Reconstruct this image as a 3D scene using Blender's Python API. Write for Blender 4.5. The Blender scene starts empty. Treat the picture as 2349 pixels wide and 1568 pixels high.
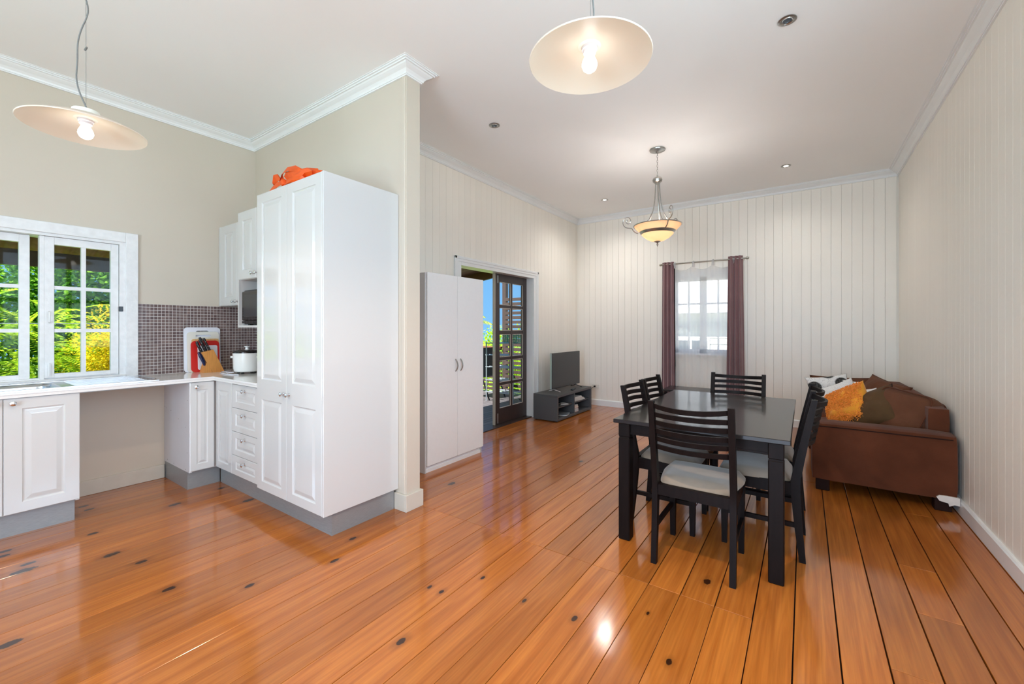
import bpy, bmesh, math, random
from mathutils import Vector, Matrix, Euler, noise
random.seed(7)
PI = math.pi
scene = bpy.context.scene
COL = scene.collection

# ------------------------------------------------------------------ camera
cam_d = bpy.data.cameras.new('camera')
cam = bpy.data.objects.new('camera', cam_d)
COL.objects.link(cam)
cam.location = (0, 0, 1.3)
cam.rotation_euler = (PI / 2, 0, math.radians(34.792))
cam_d.sensor_width = 36.0
cam_d.lens = 965.3 / 2349 * 36.0
cam_d.shift_y = -(784 - 751.84) / 2349
cam_d.clip_start = 0.02
cam_d.clip_end = 400
scene.camera = cam

# ------------------------------------------------------------------ view
vs = scene.view_settings
vs.view_transform = 'Standard'
vs.look = 'None'
vs.gamma = 1.0
vs.use_curve_mapping = False
vs.exposure = 0.50
cy = scene.cycles
cy.use_denoising = True
cy.max_bounces = 10
cy.diffuse_bounces = 6
cy.glossy_bounces = 4
cy.transmission_bounces = 6
cy.transparent_max_bounces = 16
cy.sample_clamp_indirect = 8.0
cy.caustics_reflective = False
cy.caustics_refractive = False

# ------------------------------------------------------------------ world: clear sky with a few clouds
world = bpy.data.worlds.new('sky')
scene.world = world
world.use_nodes = True
nt = world.node_tree
nt.nodes.clear()
w_out = nt.nodes.new('ShaderNodeOutputWorld')
w_bg = nt.nodes.new('ShaderNodeBackground')
w_tc = nt.nodes.new('ShaderNodeTexCoord')
w_sep = nt.nodes.new('ShaderNodeSeparateXYZ')
w_ramp = nt.nodes.new('ShaderNodeValToRGB')
w_ramp.color_ramp.elements[0].position = 0.0
w_ramp.color_ramp.elements[0].color = (0.24, 0.58, 0.98, 1)
w_ramp.color_ramp.elements[1].position = 0.45
w_ramp.color_ramp.elements[1].color = (0.10, 0.36, 0.86, 1)
w_no = nt.nodes.new('ShaderNodeTexNoise')
w_no.inputs['Scale'].default_value = 4.0
w_no.inputs['Detail'].default_value = 6
w_cr = nt.nodes.new('ShaderNodeValToRGB')
w_cr.color_ramp.elements[0].position = 0.60
w_cr.color_ramp.elements[0].color = (0, 0, 0, 1)
w_cr.color_ramp.elements[1].position = 0.75
w_cr.color_ramp.elements[1].color = (1, 1, 1, 1)
w_mix = nt.nodes.new('ShaderNodeMixRGB')
w_mix.inputs['Color2'].default_value = (0.95, 0.96, 1.0, 1)
nt.links.new(w_tc.outputs['Generated'], w_sep.inputs[0])
nt.links.new(w_sep.outputs['Z'], w_ramp.inputs[0])
nt.links.new(w_tc.outputs['Generated'], w_no.inputs['Vector'])
nt.links.new(w_no.outputs['Fac'], w_cr.inputs[0])
nt.links.new(w_cr.outputs[0], w_mix.inputs['Fac'])
nt.links.new(w_ramp.outputs[0], w_mix.inputs['Color1'])
nt.links.new(w_mix.outputs[0], w_bg.inputs['Color'])
nt.links.new(w_bg.outputs[0], w_out.inputs[0])
w_bg.inputs['Strength'].default_value = 0.72

# ------------------------------------------------------------------ sun and fill lights added at made-up windows out of view
def light(name, kind, loc, energy, color=(1, 1, 1), **kw):
    d = bpy.data.lights.new(name, kind)
    d.energy = energy
    d.color = color
    for k, v in kw.items():
        setattr(d, k, v)
    o = bpy.data.objects.new(name, d)
    COL.objects.link(o)
    o.location = loc
    return o
sun = light('sun', 'SUN', (0, 0, 30), 10.6, (1.0, 0.95, 0.86), angle=0.012)
sun.rotation_euler = Vector((0.30, 0.55, -0.78)).to_track_quat('-Z', 'Y').to_euler()
# openings made up in the unseen rear wall, with fill lights outside them
REAR_Y = -3.2
rear_fill_openings = [(-4.3, -2.3), (-1.8, 0.6)]
FILL_COL = (0.63, 0.80, 1.0)
for (a, b), e in zip(rear_fill_openings, (3.0, 73.0)):
    o = light('rear_fill_light', 'AREA', ((a + b) / 2, REAR_Y - 0.30, 1.40), e * (b - a), FILL_COL, shape='RECTANGLE', size=(b - a), size_y=2.5)
    o.rotation_euler = (PI / 2 + 0.30, 0, 0)
side_fill_opening = (0.1, 2.3)          # made-up opening in the right wall, out of view, for a fill light
o = light('side_fill_light', 'AREA', (0.91 + 0.45, sum(side_fill_opening) / 2, 1.75), 64.0, FILL_COL, shape='RECTANGLE', size=2.2, size_y=1.6)
o.rotation_euler = (PI / 2 + 0.1, 0, PI / 2)
left_fill_opening = (-3.05, -1.55)        # opening added in the kitchen wall behind the camera for fill light
o = light('left_fill_light', 'AREA', (-4.587 - 0.45, sum(left_fill_opening) / 2, 1.75), 82.0, FILL_COL, shape='RECTANGLE', size=1.5, size_y=1.9)
o.rotation_euler = (PI / 2 + 0.1, 0, -PI / 2)

# ------------------------------------------------------------------ helpers
class MB:
    def __init__(s):
        s.v = []; s.f = []
    def add(s, vs_, fs):
        n = len(s.v)
        s.v += [tuple(p) for p in vs_]
        s.f += [tuple(i + n for i in f) for f in fs]
        return s
    def box(s, x0, x1, y0, y1, z0, z1):
        v = [(x0, y0, z0), (x1, y0, z0), (x1, y1, z0), (x0, y1, z0), (x0, y0, z1), (x1, y0, z1), (x1, y1, z1), (x0, y1, z1)]
        return s.add(v, [(0, 3, 2, 1), (4, 5, 6, 7), (0, 1, 5, 4), (1, 2, 6, 5), (2, 3, 7, 6), (3, 0, 4, 7)])
    def bbox(s, x0, x1, y0, y1, z0, z1, b=0.004, seg=1):
        bm = bmesh.new()
        bmesh.ops.create_cube(bm, size=1.0)
        for q in bm.verts:
            q.co = Vector(((x0 + x1) / 2 + q.co.x * (x1 - x0), (y0 + y1) / 2 + q.co.y * (y1 - y0), (z0 + z1) / 2 + q.co.z * (z1 - z0)))
        b = min(b, 0.45 * min(x1 - x0, y1 - y0, z1 - z0))
        bmesh.ops.bevel(bm, geom=bm.edges[:], offset=b, segments=seg, profile=0.5, affect='EDGES')
        return s.frombm(bm)
    def frombm(s, bm):
        bm.verts.index_update()
        s.add([q.co[:] for q in bm.verts], [[q.index for q in f.verts] for f in bm.faces])
        bm.free()
        return s
    def hexa(s, lo, hi):
        """lo, hi: four points each (ccw seen from above)"""
        return s.add(list(lo) + list(hi), [(0, 3, 2, 1), (4, 5, 6, 7), (0, 1, 5, 4), (1, 2, 6, 5), (2, 3, 7, 6), (3, 0, 4, 7)])
    def prism(s, poly, axis, a0, a1):
        """poly: ccw 2d list; axis 'x': poly in (y,z); 'y': poly in (x,z); 'z': poly in (x,y)"""
        def m(p, a):
            return {'x': (a, p[0], p[1]), 'y': (p[0], a, p[1]), 'z': (p[0], p[1], a)}[axis]
        n = len(poly)
        v = [m(p, a0) for p in poly] + [m(p, a1) for p in poly]
        f = [tuple(range(n))[::-1], tuple(range(n, 2 * n))] + [(i, (i + 1) % n, n + (i + 1) % n, n + i) for i in range(n)]
        if axis == 'y':
            f = [q[::-1] for q in f]
        return s.add(v, f)
    def tube(s, pts, r, seg=8, closed=False, cap=True):
        pts = [Vector(p) for p in pts]
        n = len(pts)
        rr = r if isinstance(r, (list, tuple)) else [r] * n
        T = []
        for i in range(n):
            if closed:
                t = pts[(i + 1) % n] - pts[i - 1]
            else:
                t = pts[min(i + 1, n - 1)] - pts[max(i - 1, 0)]
            T.append(t.normalized())
        up = Vector((0, 0, 1)) if abs(T[0].z) < 0.9 else Vector((1, 0, 0))
        N = (up - T[0] * up.dot(T[0])).normalized()
        v = []
        for i in range(n):
            N = (N - T[i] * N.dot(T[i]))
            if N.length < 1e-6:
                N = T[i].orthogonal()
            N.normalize()
            B = T[i].cross(N)
            for k in range(seg):
                a = 2 * PI * k / seg
                v.append(pts[i] + (N * math.cos(a) + B * math.sin(a)) * rr[i])
        f = []
        m = n if closed else n - 1
        for i in range(m):
            j = (i + 1) % n
            for k in range(seg):
                k2 = (k + 1) % seg
                f.append((i * seg + k, i * seg + k2, j * seg + k2, j * seg + k))
        if cap and not closed:
            f.append(tuple(range(seg))[::-1])
            f.append(tuple(range((n - 1) * seg, n * seg)))
        return s.add(v, f)
    def lathe(s, prof, c=(0, 0, 0), seg=24, axis='z', close=False):
        """prof: (r, h) list; revolved about axis through c"""
        v = []; f = []
        n = len(prof)
        for (r, h) in prof:
            for k in range(seg):
                a = 2 * PI * k / seg
                p = (r * math.cos(a), r * math.sin(a), h)
                if axis == 'x':
                    p = (p[2], p[0], p[1])
                elif axis == 'y':
                    p = (p[1], p[2], p[0])
                v.append((c[0] + p[0], c[1] + p[1], c[2] + p[2]))
        m = n if close else n - 1
        for i in range(m):
            j = (i + 1) % n
            for k in range(seg):
                k2 = (k + 1) % seg
                f.append((i * seg + k, i * seg + k2, j * seg + k2, j * seg + k))
        if not close:
            if prof[0][0] > 1e-5: f.append(tuple(range(seg))[::-1])
            if prof[-1][0] > 1e-5: f.append(tuple(range((n - 1) * seg, n * seg)))
        return s.add(v, f)
    def xf(s, M):
        s.v = [tuple(M @ Vector(p)) for p in s.v]
        return s
    def mesh(s, name, smooth=False, ang=0.6):
        me = bpy.data.meshes.new(name)
        me.from_pydata(s.v, [], s.f)
        me.update()
        if len(s.f) < 20000:
            bm = bmesh.new(); bm.from_mesh(me)
            bmesh.ops.recalc_face_normals(bm, faces=bm.faces[:])
            bm.to_mesh(me); bm.free()
        if smooth:
            me.polygons.foreach_set('use_smooth', [True] * len(me.polygons))
            me.set_sharp_from_angle(angle=ang)
        return me

def link(name, me, m, parent=None):
    o = bpy.data.objects.new(name, me)
    if m is not None and len(me.materials) == 0:
        me.materials.append(m)
    COL.objects.link(o)
    if parent is not None:
        o.parent = parent
        if parent.get('_w') and parent.type == 'EMPTY':      # meshes are modelled in world coordinates
            o.location = (-parent.location[0], -parent.location[1], -parent.location[2])
    return o
def part(name, mb, m, parent=None, smooth=False, ang=0.6):
    return link(name, mb.mesh(name, smooth, ang), m, parent)
def tag(o, label, cat, group=None, kind=None):
    o['label'] = label
    o['category'] = cat
    if group: o['group'] = group
    if kind: o['kind'] = kind
    return o
EMPTIES = []
def thing(name, label, cat, loc=(0, 0, 0), rz=0.0, group=None, local=False):
    o = bpy.data.objects.new(name, None)
    COL.objects.link(o)
    o.empty_display_size = 0.1
    o.location = loc
    o.rotation_euler = (0, 0, rz)
    tag(o, label, cat, group)
    if not local: o['_w'] = 1
    EMPTIES.append(o)
    return o
def struct(name, mb, m, label, cat, smooth=False):
    o = part(name, mb, m, None, smooth)
    tag(o, label, cat, None, 'structure')
    return o
def copy_tree(o, parent=None):
    c = o.copy()
    COL.objects.link(c)
    c.parent = parent
    for ch in list(o.children):
        copy_tree(ch, c)
    if o in EMPTIES: EMPTIES.append(c)
    return c

# ------------------------------------------------------------------ materials
def new_mat(name):
    m = bpy.data.materials.new(name)
    m.use_nodes = True
    n = m.node_tree
    return m, n, n.nodes['Principled BSDF']
def pm(name, col, rough=0.5, metal=0.0, spec=0.5, var=0.0, vscale=6.0, bump=0.0, bscale=60.0, coat=0.0, coat_r=0.1, sheen=0.0, rnd=0.0, stretch=None, ior=None, rvar=0.0):
    m, n, p = new_mat(name)
    c = (*col, 1)
    p.inputs['Base Color'].default_value = c
    p.inputs['Roughness'].default_value = rough
    p.inputs['Metallic'].default_value = metal
    p.inputs['Specular IOR Level'].default_value = spec
    if ior: p.inputs['IOR'].default_value = ior
    p.inputs['Coat Weight'].default_value = coat
    p.inputs['Coat Roughness'].default_value = coat_r
    p.inputs['Sheen Weight'].default_value = sheen
    tc = n.nodes.new('ShaderNodeTexCoord')
    vec = tc.outputs['Object']
    if stretch:
        mp = n.nodes.new('ShaderNodeMapping')
        mp.inputs['Scale'].default_value = stretch
        n.links.new(vec, mp.inputs[0]); vec = mp.outputs[0]
    if var > 0 or rnd > 0:
        no = n.nodes.new('ShaderNodeTexNoise')
        no.inputs['Scale'].default_value = vscale
        no.inputs['Detail'].default_value = 5
        n.links.new(vec, no.inputs['Vector'])
        mr = n.nodes.new('ShaderNodeMapRange')
        mr.inputs['From Min'].default_value = 0.3; mr.inputs['From Max'].default_value = 0.7
        mr.inputs['To Min'].default_value = 1 - var; mr.inputs['To Max'].default_value = 1 + var
        n.links.new(no.outputs['Fac'], mr.inputs['Value'])
        val = mr.outputs[0]
        if rnd > 0:
            oi = n.nodes.new('ShaderNodeObjectInfo')
            m2 = n.nodes.new('ShaderNodeMapRange')
            m2.inputs['To Min'].default_value = 1 - rnd; m2.inputs['To Max'].default_value = 1 + rnd
            n.links.new(oi.outputs['Random'], m2.inputs['Value'])
            mu = n.nodes.new('ShaderNodeMath'); mu.operation = 'MULTIPLY'
            n.links.new(val, mu.inputs[0]); n.links.new(m2.outputs[0], mu.inputs[1])
            val = mu.outputs[0]
        vm = n.nodes.new('ShaderNodeVectorMath'); vm.operation = 'SCALE'
        vm.inputs[0].default_value = col
        n.links.new(val, vm.inputs['Scale'])
        n.links.new(vm.outputs[0], p.inputs['Base Color'])
        if rvar > 0:
            m3 = n.nodes.new('ShaderNodeMapRange')
            m3.inputs['To Min'].default_value = rough - rvar; m3.inputs['To Max'].default_value = rough + rvar
            n.links.new(no.outputs['Fac'], m3.inputs['Value'])
            n.links.new(m3.outputs[0], p.inputs['Roughness'])
    if bump > 0:
        nb = n.nodes.new('ShaderNodeTexNoise')
        nb.inputs['Scale'].default_value = bscale
        nb.inputs['Detail'].default_value = 3
        n.links.new(vec, nb.inputs['Vector'])
        bp = n.nodes.new('ShaderNodeBump')
        bp.inputs['Strength'].default_value = bump
        bp.inputs['Distance'].default_value = 0.01
        n.links.new(nb.outputs['Fac'], bp.inputs['Height'])
        n.links.new(bp.outputs[0], p.inputs['Normal'])
    return m
def smooth_path(pts, k=4):
    pts = [Vector(q) for q in pts]
    out = []
    n_ = len(pts)
    for i in range(n_ - 1):
        p0, p1, p2, p3 = pts[max(i - 1, 0)], pts[i], pts[i + 1], pts[min(i + 2, n_ - 1)]
        for j in range(k):
            t_ = j / k
            out.append(0.5 * ((2 * p1) + (p2 - p0) * t_ + (2 * p0 - 5 * p1 + 4 * p2 - p3) * t_ * t_ + (3 * p1 - p0 - 3 * p2 + p3) * t_ ** 3))
    out.append(pts[-1])
    return out
def srgb(r, g, b):
    f = lambda c: (c / 255 / 12.92) if c / 255 <= 0.04045 else ((c / 255 + 0.055) / 1.055) ** 2.4
    return (f(r), f(g), f(b))

M = {}
M['board'] = pm('painted_board', srgb(240, 234, 224), 0.42, var=0.025, vscale=1.3, rnd=0.015, bump=0.05, bscale=40)
M['plaster'] = pm('plaster_paint', srgb(204, 194, 179), 0.55, var=0.02, vscale=1.5, bump=0.04, bscale=180)
M['ceiling'] = pm('ceiling_paint', srgb(243, 243, 243), 0.7, var=0.01, vscale=1.0)
M['trim'] = pm('white_gloss_trim', srgb(232, 233, 233), 0.3, var=0.015, vscale=5)
M['cream_trim'] = pm('cream_trim', srgb(205, 198, 185), 0.4, var=0.04, vscale=9)
M['old_white'] = pm('weathered_white_paint', srgb(226, 226, 226), 0.4, var=0.05, vscale=22, bump=0.1, bscale=60)
M['lacquer'] = pm('gloss_white_lacquer', srgb(206, 206, 205), 0.10, spec=0.6, coat=0.4, coat_r=0.03)
M['melamine'] = pm('white_melamine', srgb(210, 209, 208), 0.30, var=0.01, vscale=3)
M['melamine_grey'] = pm('grey_white_melamine', srgb(205, 203, 206), 0.35, var=0.02, vscale=9)
M['wardrobe_w'] = pm('satin_white_board', srgb(238, 238, 238), 0.35, var=0.01, vscale=40, bump=0.02, bscale=250)
M['wardrobe_side'] = pm('grey_white_board', srgb(200, 200, 200), 0.45, var=0.01)
M['plinth'] = pm('grey_kickboard', srgb(150, 152, 153), 0.38, metal=0.35, var=0.08, vscale=7, stretch=(4, 4, 40))
M['stone'] = pm('white_stone_top', srgb(232, 231, 228), 0.12, var=0.02, vscale=90, coat=0.3, coat_r=0.05)
M['steel'] = pm('brushed_steel', srgb(205, 205, 205), 0.25, metal=1.0, var=0.05, vscale=120)
M['chrome'] = pm('chrome', srgb(225, 225, 228), 0.08, metal=1.0)
M['nickel'] = pm('brushed_nickel', srgb(178, 176, 172), 0.28, metal=1.0, var=0.06, vscale=60)
M['alu'] = pm('aluminium_strip', srgb(205, 206, 205), 0.35, metal=0.7)
M['black_wood'] = pm('black_stained_wood', srgb(20, 13, 12), 0.5, spec=0.10, var=0.25, vscale=9, coat=0.04, coat_r=0.2, stretch=(6, 6, 1))
M['table_wood'] = pm('black_table_lacquer', srgb(18, 13, 12), 0.4, spec=0.2, var=0.2, vscale=14, coat=0.55, coat_r=0.10, stretch=(1, 8, 8), bump=0.05, bscale=50)
M['tv_wood'] = pm('charcoal_wood_grain', srgb(78, 78, 80), 0.45, var=0.26, vscale=30, stretch=(3, 3, 30))
M['black_plastic'] = pm('black_plastic', srgb(24, 24, 25), 0.25)
M['black_gloss'] = pm('black_gloss', srgb(16, 16, 18), 0.05, spec=0.7)
M['screen'] = pm('tv_screen', srgb(40, 41, 43), 0.2, spec=0.5)
M['seat'] = pm('taupe_suede', srgb(134, 118, 102), 0.85, var=0.07, vscale=14, sheen=0.4, bump=0.06, bscale=220)
M['sofa'] = pm('brown_suede', srgb(90, 50, 32), 0.9, spec=0.12, var=0.28, vscale=3.2, sheen=0.08, bump=0.08, bscale=160)
M['sofa_cushion'] = pm('brown_cotton', srgb(98, 62, 44), 0.9, spec=0.1, var=0.12, vscale=6, sheen=0.05, bump=0.5, bscale=18)
M['olive_cushion'] = pm('olive_brown_cotton', srgb(86, 64, 42), 0.9, spec=0.1, var=0.10, vscale=7, sheen=0.05, bump=0.5, bscale=16)
M['sofa_leg'] = pm('dark_wood_foot', srgb(40, 22, 17), 0.6, spec=0.1)
M['white_tape'] = pm('torn_white_lining', srgb(222, 214, 206), 0.8, var=0.06, vscale=20)
M['orange_cloth'] = pm('mustard_orange_cotton', srgb(236, 158, 40), 0.85, var=0.08, vscale=9, sheen=0.2)
M['orange_shag'] = pm('orange_shag', srgb(240, 150, 58), 0.9, var=0.12, vscale=60)
M['white_cloth'] = pm('white_speckled_cloth', srgb(226, 226, 226), 0.9, var=0.12, vscale=130, bump=0.1, bscale=120)
M['bag'] = pm('orange_shopping_bag', srgb(226, 86, 8), 0.55, var=0.12, vscale=9)
M['red'] = pm('red_plastic', srgb(205, 40, 34), 0.35)
M['whiteplastic'] = pm('white_plastic', srgb(228, 229, 238), 0.3)
M['creamplastic'] = pm('cream_plastic', srgb(226, 224, 214), 0.35)
M['boardwood'] = pm('pale_wood', srgb(214, 176, 120), 0.5, var=0.12, vscale=8, stretch=(1, 12, 1))
M['blockwood'] = pm('knife_block_wood', srgb(206, 140, 70), 0.45, var=0.12, vscale=12, stretch=(10, 10, 1))
M['knife'] = pm('black_handle', srgb(26, 26, 30), 0.3)
M['navy'] = pm('navy_plastic', srgb(28, 38, 76), 0.3)
M['door_dark'] = pm('dark_stained_door', srgb(58, 46, 44), 0.35, var=0.15, vscale=8, stretch=(8, 8, 1))
M['door_edge'] = pm('pale_lit_edge', srgb(190, 180, 172), 0.4, var=0.05)  # sunlit tone of the leaf edge put into the colour
M['socket'] = pm('socket_plate', srgb(226, 222, 212), 0.35)
M['paper'] = pm('paper_white', srgb(222, 222, 220), 0.6, var=0.08, vscale=80, rnd=0.12)
M['paper_y'] = pm('paper_yellow', srgb(232, 190, 70), 0.6)
M['paper_r'] = pm('paper_red', srgb(205, 60, 66), 0.6)
M['paper_g'] = pm('paper_grey', srgb(120, 124, 128), 0.6)
M['paper_b'] = pm('paper_blue', srgb(150, 178, 190), 0.6)
M['bulbglass'] = None
M['gap'] = pm('dark_gap', srgb(40, 26, 18), 0.9)
M['grout'] = pm('white_grout', srgb(214, 210, 206), 0.8)
M['rod'] = pm('curtain_rod_metal', srgb(168, 162, 150), 0.35, metal=0.8)
M['curtain'] = pm('plum_brown_curtain', srgb(124, 88, 90), 0.85, var=0.10, vscale=5, sheen=0.5, bump=0.05, bscale=150)
M['deck'] = pm('weathered_deck_timber', srgb(92, 88, 92), 0.55, var=0.2, vscale=8, rnd=0.15, stretch=(10, 1, 1))
M['slat'] = pm('brown_stained_slat', srgb(62, 46, 42), 0.6, var=0.2, vscale=8, rnd=0.2, stretch=(1, 8, 8))
M['beam'] = pm('brown_timber_beam', srgb(104, 66, 40), 0.6, var=0.25, vscale=5, rnd=0.15)
M['darkbeam'] = pm('dark_timber_beam', srgb(70, 54, 40), 0.7, var=0.25, vscale=8)
M['corr'] = pm('rusty_corrugated_iron', srgb(150, 100, 86), 0.7, metal=0.0, var=0.25, vscale=12)
M['grass'] = pm('lawn', srgb(96, 130, 46), 0.9, var=0.3, vscale=2)
M['neigh_wall'] = pm('white_weatherboard', srgb(236, 234, 230), 0.6)
M['neigh_roof'] = pm('pale_roof_sheet', srgb(205, 206, 208), 0.5)
M['glaze_dark'] = pm('dark_window_glass', srgb(70, 80, 90), 0.1)
M['greenplastic'] = pm('green_plastic', srgb(40, 160, 130), 0.4)
M['greytube'] = pm('grey_enamel_tube', srgb(160, 172, 182), 0.35, metal=0.3)
M['sling'] = pm('charcoal_sling', srgb(34, 38, 48), 0.6)
M['bark'] = pm('bark', srgb(96, 76, 58), 0.9, var=0.3, vscale=20)
M['cooker'] = pm('cooker_enamel', srgb(230, 230, 228), 0.22)
M['cable'] = pm('grey_cable', srgb(120, 120, 118), 0.5)

def leaf_mat(name, c1, c2):
    m, n, p = new_mat(name)
    n.nodes.remove(p)
    out = n.nodes['Material Output']
    geo = n.nodes.new('ShaderNodeNewGeometry')
    mr = n.nodes.new('ShaderNodeValToRGB')
    mr.color_ramp.elements[0].color = (*c1, 1); mr.color_ramp.elements[1].color = (*c2, 1)
    n.links.new(geo.outputs['Random Per Island'], mr.inputs[0])
    d = n.nodes.new('ShaderNodeBsdfDiffuse'); t = n.nodes.new('ShaderNodeBsdfTranslucent')
    mx = n.nodes.new('ShaderNodeMixShader'); mx.inputs[0].default_value = 0.45
    n.links.new(mr.outputs[0], d.inputs[0]); n.links.new(mr.outputs[0], t.inputs[0])
    n.links.new(d.outputs[0], mx.inputs[1]); n.links.new(t.outputs[0], mx.inputs[2])
    n.links.new(mx.outputs[0], out.inputs[0])
    return m
M['leaf_lime'] = leaf_mat('lime_leaf', srgb(120, 170, 30), srgb(214, 240, 70))
M['leaf_green'] = leaf_mat('mid_green_leaf', srgb(60, 120, 30), srgb(150, 205, 70))
M['leaf_gold'] = leaf_mat('golden_leaf', srgb(220, 190, 20), srgb(250, 238, 60))
M['leaf_palm'] = leaf_mat('palm_leaf', srgb(90, 130, 50), srgb(215, 215, 120))

def glass_mat():
    m, n, p = new_mat('window_glass')
    n.nodes.remove(p)
    out = n.nodes['Material Output']
    tr = n.nodes.new('ShaderNodeBsdfTransparent'); tr.inputs[0].default_value = (0.97, 0.98, 0.98, 1)
    gl = n.nodes.new('ShaderNodeBsdfGlossy'); gl.inputs['Roughness'].default_value = 0.02
    lw = n.nodes.new('ShaderNodeLayerWeight'); lw.inputs['Blend'].default_value = 0.5
    pw = n.nodes.new('ShaderNodeMath'); pw.operation = 'POWER'; pw.inputs[1].default_value = 4.0
    fr = n.nodes.new('ShaderNodeMath'); fr.operation = 'MULTIPLY_ADD'; fr.inputs[1].default_value = 0.5; fr.inputs[2].default_value = 0.006
    n.links.new(lw.outputs['Facing'], pw.inputs[0]); n.links.new(pw.outputs[0], fr.inputs[0])
    mx = n.nodes.new('ShaderNodeMixShader')
    n.links.new(fr.outputs[0], mx.inputs[0]); n.links.new(tr.outputs[0], mx.inputs[1]); n.links.new(gl.outputs[0], mx.inputs[2])
    n.links.new(mx.outputs[0], out.inputs[0])
    return m
M['glass'] = glass_mat()
def sheer_mat():
    m, n, p = new_mat('sheer_voile')
    n.nodes.remove(p)
    out = n.nodes['Material Output']
    tr = n.nodes.new('ShaderNodeBsdfTransparent'); tr.inputs[0].default_value = (1, 1, 1, 1)
    tl = n.nodes.new('ShaderNodeBsdfTranslucent'); tl.inputs[0].default_value = (0.95, 0.95, 0.96, 1)
    df = n.nodes.new('ShaderNodeBsdfDiffuse'); df.inputs[0].default_value = (0.9, 0.9, 0.92, 1)
    m1 = n.nodes.new('ShaderNodeMixShader'); m1.inputs[0].default_value = 0.2
    m2 = n.nodes.new('ShaderNodeMixShader'); m2.inputs[0].default_value = 0.62
    n.links.new(tl.outputs[0], m1.inputs[1]); n.links.new(df.outputs[0], m1.inputs[2])
    n.links.new(tr.outputs[0], m2.inputs[1]); n.links.new(m1.outputs[0], m2.inputs[2])
    n.links.new(m2.outputs[0], out.inputs[0])
    return m
M['sheer'] = sheer_mat()
def shade_mat(name, col, tl=0.5):
    m, n, p = new_mat(name)
    p.inputs['Base Color'].default_value = (*col, 1); p.inputs['Roughness'].default_value = 0.25
    out = n.nodes['Material Output']
    t = n.nodes.new('ShaderNodeBsdfTranslucent'); t.inputs[0].default_value = (*col, 1)
    mx = n.nodes.new('ShaderNodeMixShader'); mx.inputs[0].default_value = tl
    n.links.new(p.outputs[0], mx.inputs[1]); n.links.new(t.outputs[0], mx.inputs[2])
    n.links.new(mx.outputs[0], out.inputs[0])
    return m
M['glow_sheet'] = shade_mat('translucent_light_sheet', (0.9, 0.9, 0.88), 0.75)  # made up to pass sunlight down through the deck roof
M['concrete'] = pm('pale_concrete', srgb(205, 202, 196), 0.8, var=0.06, vscale=2)
M['frosted'] = shade_mat('frosted_glass_shade', srgb(240, 232, 220), 0.4)
M['alabaster'] = shade_mat('alabaster_glass', srgb(255, 228, 198), 0.6)
def emit_mat(name, col, s):
    m, n, p = new_mat(name)
    p.inputs['Base Color'].default_value = (1, 1, 1, 1)
    p.inputs['Emission Color'].default_value = (*col, 1)
    p.inputs['Emission Strength'].default_value = s
    return m
M['bulb'] = emit_mat('lit_bulb', (1.0, 0.93, 0.84), 9.0)
M['led'] = emit_mat('lit_downlight', (1.0, 0.93, 0.82), 14.0)

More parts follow.
